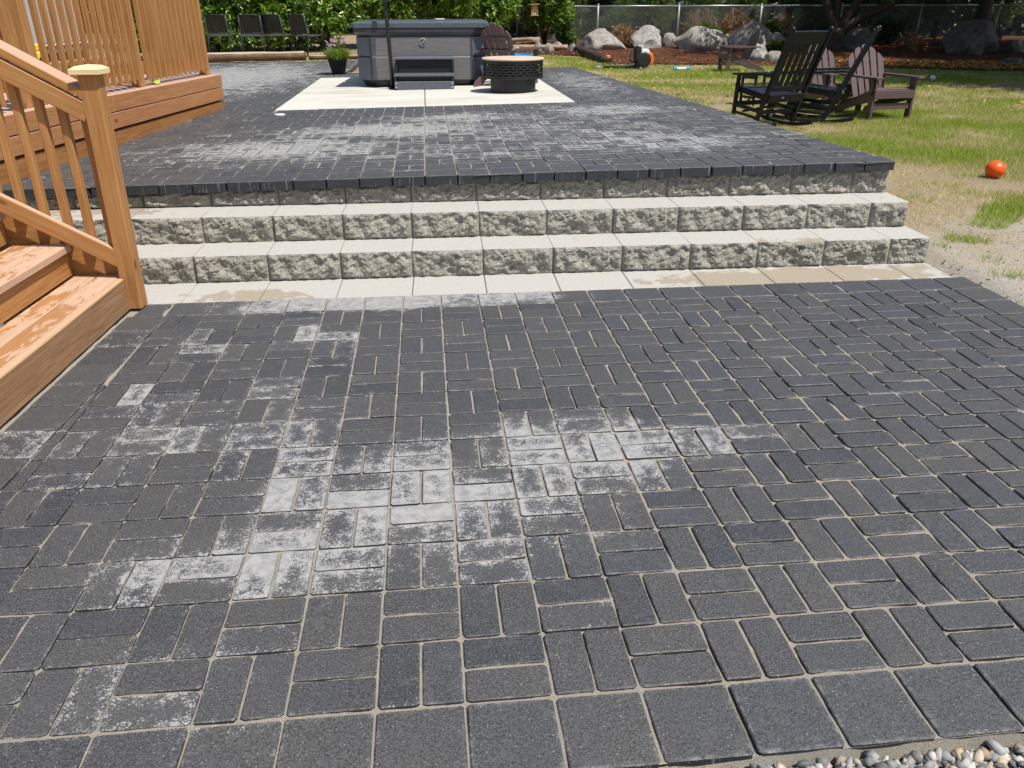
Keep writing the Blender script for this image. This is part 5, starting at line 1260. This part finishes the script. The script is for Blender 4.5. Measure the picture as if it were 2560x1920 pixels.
def far_wood():
    rs = np.random.default_rng(91); N = 42000
    x = rs.uniform(-16, 40, N); y = 31.5+rs.uniform(0, 3.5, N)+.25*np.abs(x-8)*0; z = .2+rs.uniform(0, 1, N)**1.2*6.5
    y = y+1.2*np.sin(x*.9+z*.7)
    d = np.stack([rs.normal(size=N)*.7, -np.abs(rs.normal(size=N))*.6, rs.normal(size=N)*.6-.1], 1)
    V, F = leaves(np.stack([x, y, z+.2], 1), d, rs.uniform(.25, .6, N), rs.uniform(.15, .32, N), rs=rs)
    o = put('far_wood', fast_mesh('far_wood', V, F, M['woodleaf'])); tag(o, 'dense dark woodland closing the view behind the fence', 'woodland', kind='stuff')
far_wood()

# ------------------------------------------------------------------ grass, litter, gravel
def build_grass():
    rs = np.random.default_rng(17); PX = []; PY = []; HW = []
    for x0, x1, y0, y1, n, h, w in ((3.05, 8.6, 3.2, 10, 200000, .040, .0040), (2.4, 12.5, 10, 14.5, 75000, .042, .0075), (1.2, 16, 14.5, 20.6, 80000, .046, .0105), (-1.2, 4.8, 13.0, 23, 34000, .05, .011), (-6.5, -.8, 16.75, 19.2, 12000, .05, .009)):
        x = rs.uniform(x0, x1, n); y = rs.uniform(y0, y1, n)
        ok = (y < mulch_edge(x)+.05) & ~((x < x_right(y)+.015) & (y < FAR_R) & (x > -6)) & ~((x < NOTCH) & (y < 16.8))
        g = grit(x, y); dr = dryness(x, y); bare = fnoise(x, y, 2.2, 41)
        tuft = fnoise(x, y, 1.7, 61) > (.56+.12*(y < 3.4))
        keep = rs.uniform(0, 1, n) > np.where(g > .45, np.where(tuft & (x > 3.55), .55, .985), .15+.62*ss(.62, .85, dr)*ss(.35, .6, bare))
        ok &= keep; x, y = x[ok], y[ok]
        PX.append(x); PY.append(y); HW.append(np.stack([np.full(len(x), h), np.full(len(x), w)], 1))
    # a few green tufts in the bare soil beside the steps
    for cx, cy, r, n in ((4.10, 3.85, .10, 260), (4.28, 4.02, .12, 420), (4.48, 4.22, .16, 700), (4.75, 4.35, .2, 800), (3.68, 3.55, .08, 150), (3.78, 3.50, .07, 110), (3.62, 3.15, .08, 40), (3.50, 2.86, .07, 45), (3.62, 2.80, .08, 60), (3.86, 2.95, .10, 70), (3.46, 3.40, .05, 30), (3.95, 4.55, .12, 90)):
        a = rs.uniform(0, 6.28, n); q = r*np.sqrt(rs.uniform(0, 1, n)); PX.append(cx+np.cos(a)*q*1.3); PY.append(cy+np.sin(a)*q); HW.append(np.tile([.055, .0042], (n, 1)))
    nb = sum(len(a) for a in PX[-12:])
    x = np.concatenate(PX); y = np.concatenate(PY); hw = np.concatenate(HW); N = len(x); z = gz(x, y)
    dr = dryness(x, y); dr[-nb:] = .05
    h = hw[:, 0]*rs.uniform(.5, 1.35, N)*(1-.40*ss(.5, .9, dr)); w = hw[:, 1]; a = rs.uniform(0, 6.28, N); ln = rs.uniform(.2, 1.1, N)*h*(1+1.3*ss(.5, .9, dr))
    b = rs.uniform(0, 6.28, N); px, py = np.cos(a)*w*.5, np.sin(a)*w*.5
    V = np.stack([np.stack([x-px, y-py, z-.004], 1), np.stack([x+px, y+py, z-.004], 1), np.stack([x+np.cos(b)*ln, y+np.sin(b)*ln, z+h], 1)], 1).reshape(-1, 3)
    F = np.arange(3*N).reshape(-1, 3)
    o = put('lawn_grass', fast_mesh('lawn_grass', V, F, M['grass'], {'dry': np.repeat(dr, 3)})); tag(o, 'patchy green and straw coloured grass of the lawn', 'grass', kind='stuff')
build_grass()
def build_litter():
    rs = np.random.default_rng(23)
    n = 9000; x = rs.uniform(1.4, 20, n); e = mulch_edge(x); y = e+rs.uniform(0, 1, n)**1.3*(25.8-e)
    z = gz(x, y)+.05+.03*fnoise(x, y, 1.1, 21)
    V, F = leaves(np.stack([x, y, z], 1), np.stack([rs.normal(size=n), rs.normal(size=n), rs.normal(size=n)*.25], 1), rs.uniform(.03, .10, n), rs.uniform(.012, .03, n), .1, rs)
    o = put('bark_chips', fast_mesh('bark_chips', V, F, M['chip'])); tag(o, 'loose red brown bark chips scattered over the bed', 'mulch', kind='stuff')
    n = 2600; x = np.concatenate([rs.uniform(10.5, 20, n), rs.uniform(4, 13, 260)]); y = np.concatenate([mulch_edge(x[:n])+rs.uniform(.0, 2.0, n)**1.4, rs.uniform(9, 19, 260)])
    z = gz(x, y)+np.where(y > mulch_edge(x), .085, .045); m = len(x)
    V, F = leaves(np.stack([x, y, z], 1), np.stack([rs.normal(size=m), rs.normal(size=m), rs.normal(size=m)*.2], 1), rs.uniform(.05, .11, m), rs.uniform(.02, .045, m), .15, rs)
    o = put('fallen_leaves', fast_mesh('fallen_leaves', V, F, M['fallen'])); tag(o, 'yellow fallen leaves on the back lawn and leaf litter strip', 'leaves', kind='stuff')
    # loose stone in front of the patio edge and grit beside the steps
    ico = bmesh.new(); bmesh.ops.create_icosphere(ico, subdivisions=1, radius=1.0); iv = np.array([v.co[:] for v in ico.verts]); it = np.array([[v.index for v in f.verts] for f in ico.faces]); ico.free()
    def stones(name, label, x, y, z, r, flat):
        n = len(x); q = rs.normal(size=(n, 1, 3)); S = iv[None]*(1+.45*rs.normal(size=(n, len(iv), 1)).clip(-1.3, 1.5)*.8)
        sc = np.stack([rs.uniform(.7, 1.35, n), rs.uniform(.7, 1.2, n), rs.uniform(flat, flat+.35, n)], 1)[:, None]*r[:, None, None]
        S = S*sc; a = rs.uniform(0, 6.28, n); t = rs.normal(size=n)*.45; ca, sa = np.cos(a)[:, None], np.sin(a)[:, None]; ct, st = np.cos(t)[:, None], np.sin(t)[:, None]
        X, Y, Z = S[..., 0], S[..., 1]*ct-S[..., 2]*st, S[..., 1]*st+S[..., 2]*ct
        X, Y = X*ca-Y*sa, X*sa+Y*ca
        V = np.stack([X+x[:, None], Y+y[:, None], Z+z[:, None]], -1).reshape(-1, 3); F = (np.arange(n)[:, None, None]*len(iv)+it[None]).reshape(-1, 3)
        o = put(name, fast_mesh(name, V, F, M['gravel'])); tag(o, label, 'gravel', kind='stuff')
    n = 26000; x = rs.uniform(-.6, 3.0, n); y = -.226-rs.uniform(0, 1, n)**1.2*.75; r = .0045+.0125*rs.uniform(0, 1, n)**1.4
    keep = rs.uniform(0, 1, n) < ss(-.2, .7, x)*.95+.05
    x, y, r = x[keep], y[keep], r[keep]; stones('gravel_strip', 'grey and tan angular gravel in front of the patio edge', x, y, gz(x, y)+.014+r*.4+rs.uniform(0, .032, len(x)), r, .55)
    n = 5200; x = rs.uniform(3.22, 5.4, n); y = rs.uniform(2.0, 5.2, n); k = (grit(x, y) > .4) & (rs.uniform(0, 1, n) < .8); x, y = x[k], y[k]; r = .0022+.006*rs.uniform(0, 1, len(x))**3
    stones('loose_grit', 'fine loose grit on the bare soil beside the steps', x, y, gz(x, y)+r*.2, r, .5)
    xs = np.arange(-1.9, 3.4, .02); ys = np.linspace(-.204, -.30, 12); X, Y = np.meshgrid(xs, ys); k = (ys-ys[0])/(ys[-1]-ys[0])
    Z = -.007-.062*k[:, None]**.9+.010*(fnoise(X, Y, 14, 71)-.5)-.009*ss(.5, .7, fnoise(X, Y, 4, 75))-.05*ss(.35, 1.0, X+.5*(fnoise(X, Y, 3, 78)-.5))*k[:, None]**.3; nx = len(xs); i = np.arange(nx-1)[None, :]+np.arange(11)[:, None]*nx
    o = put('spilled_sand', fast_mesh('spilled_sand', np.stack([X, Y, Z], -1).reshape(-1, 3), np.stack([i, i+nx, i+nx+1, i+1], -1).reshape(-1, 4), M['sand'])); tag(o, 'tan sand spilled along the front edge of the pavers', 'sand', kind='stuff')
build_litter()
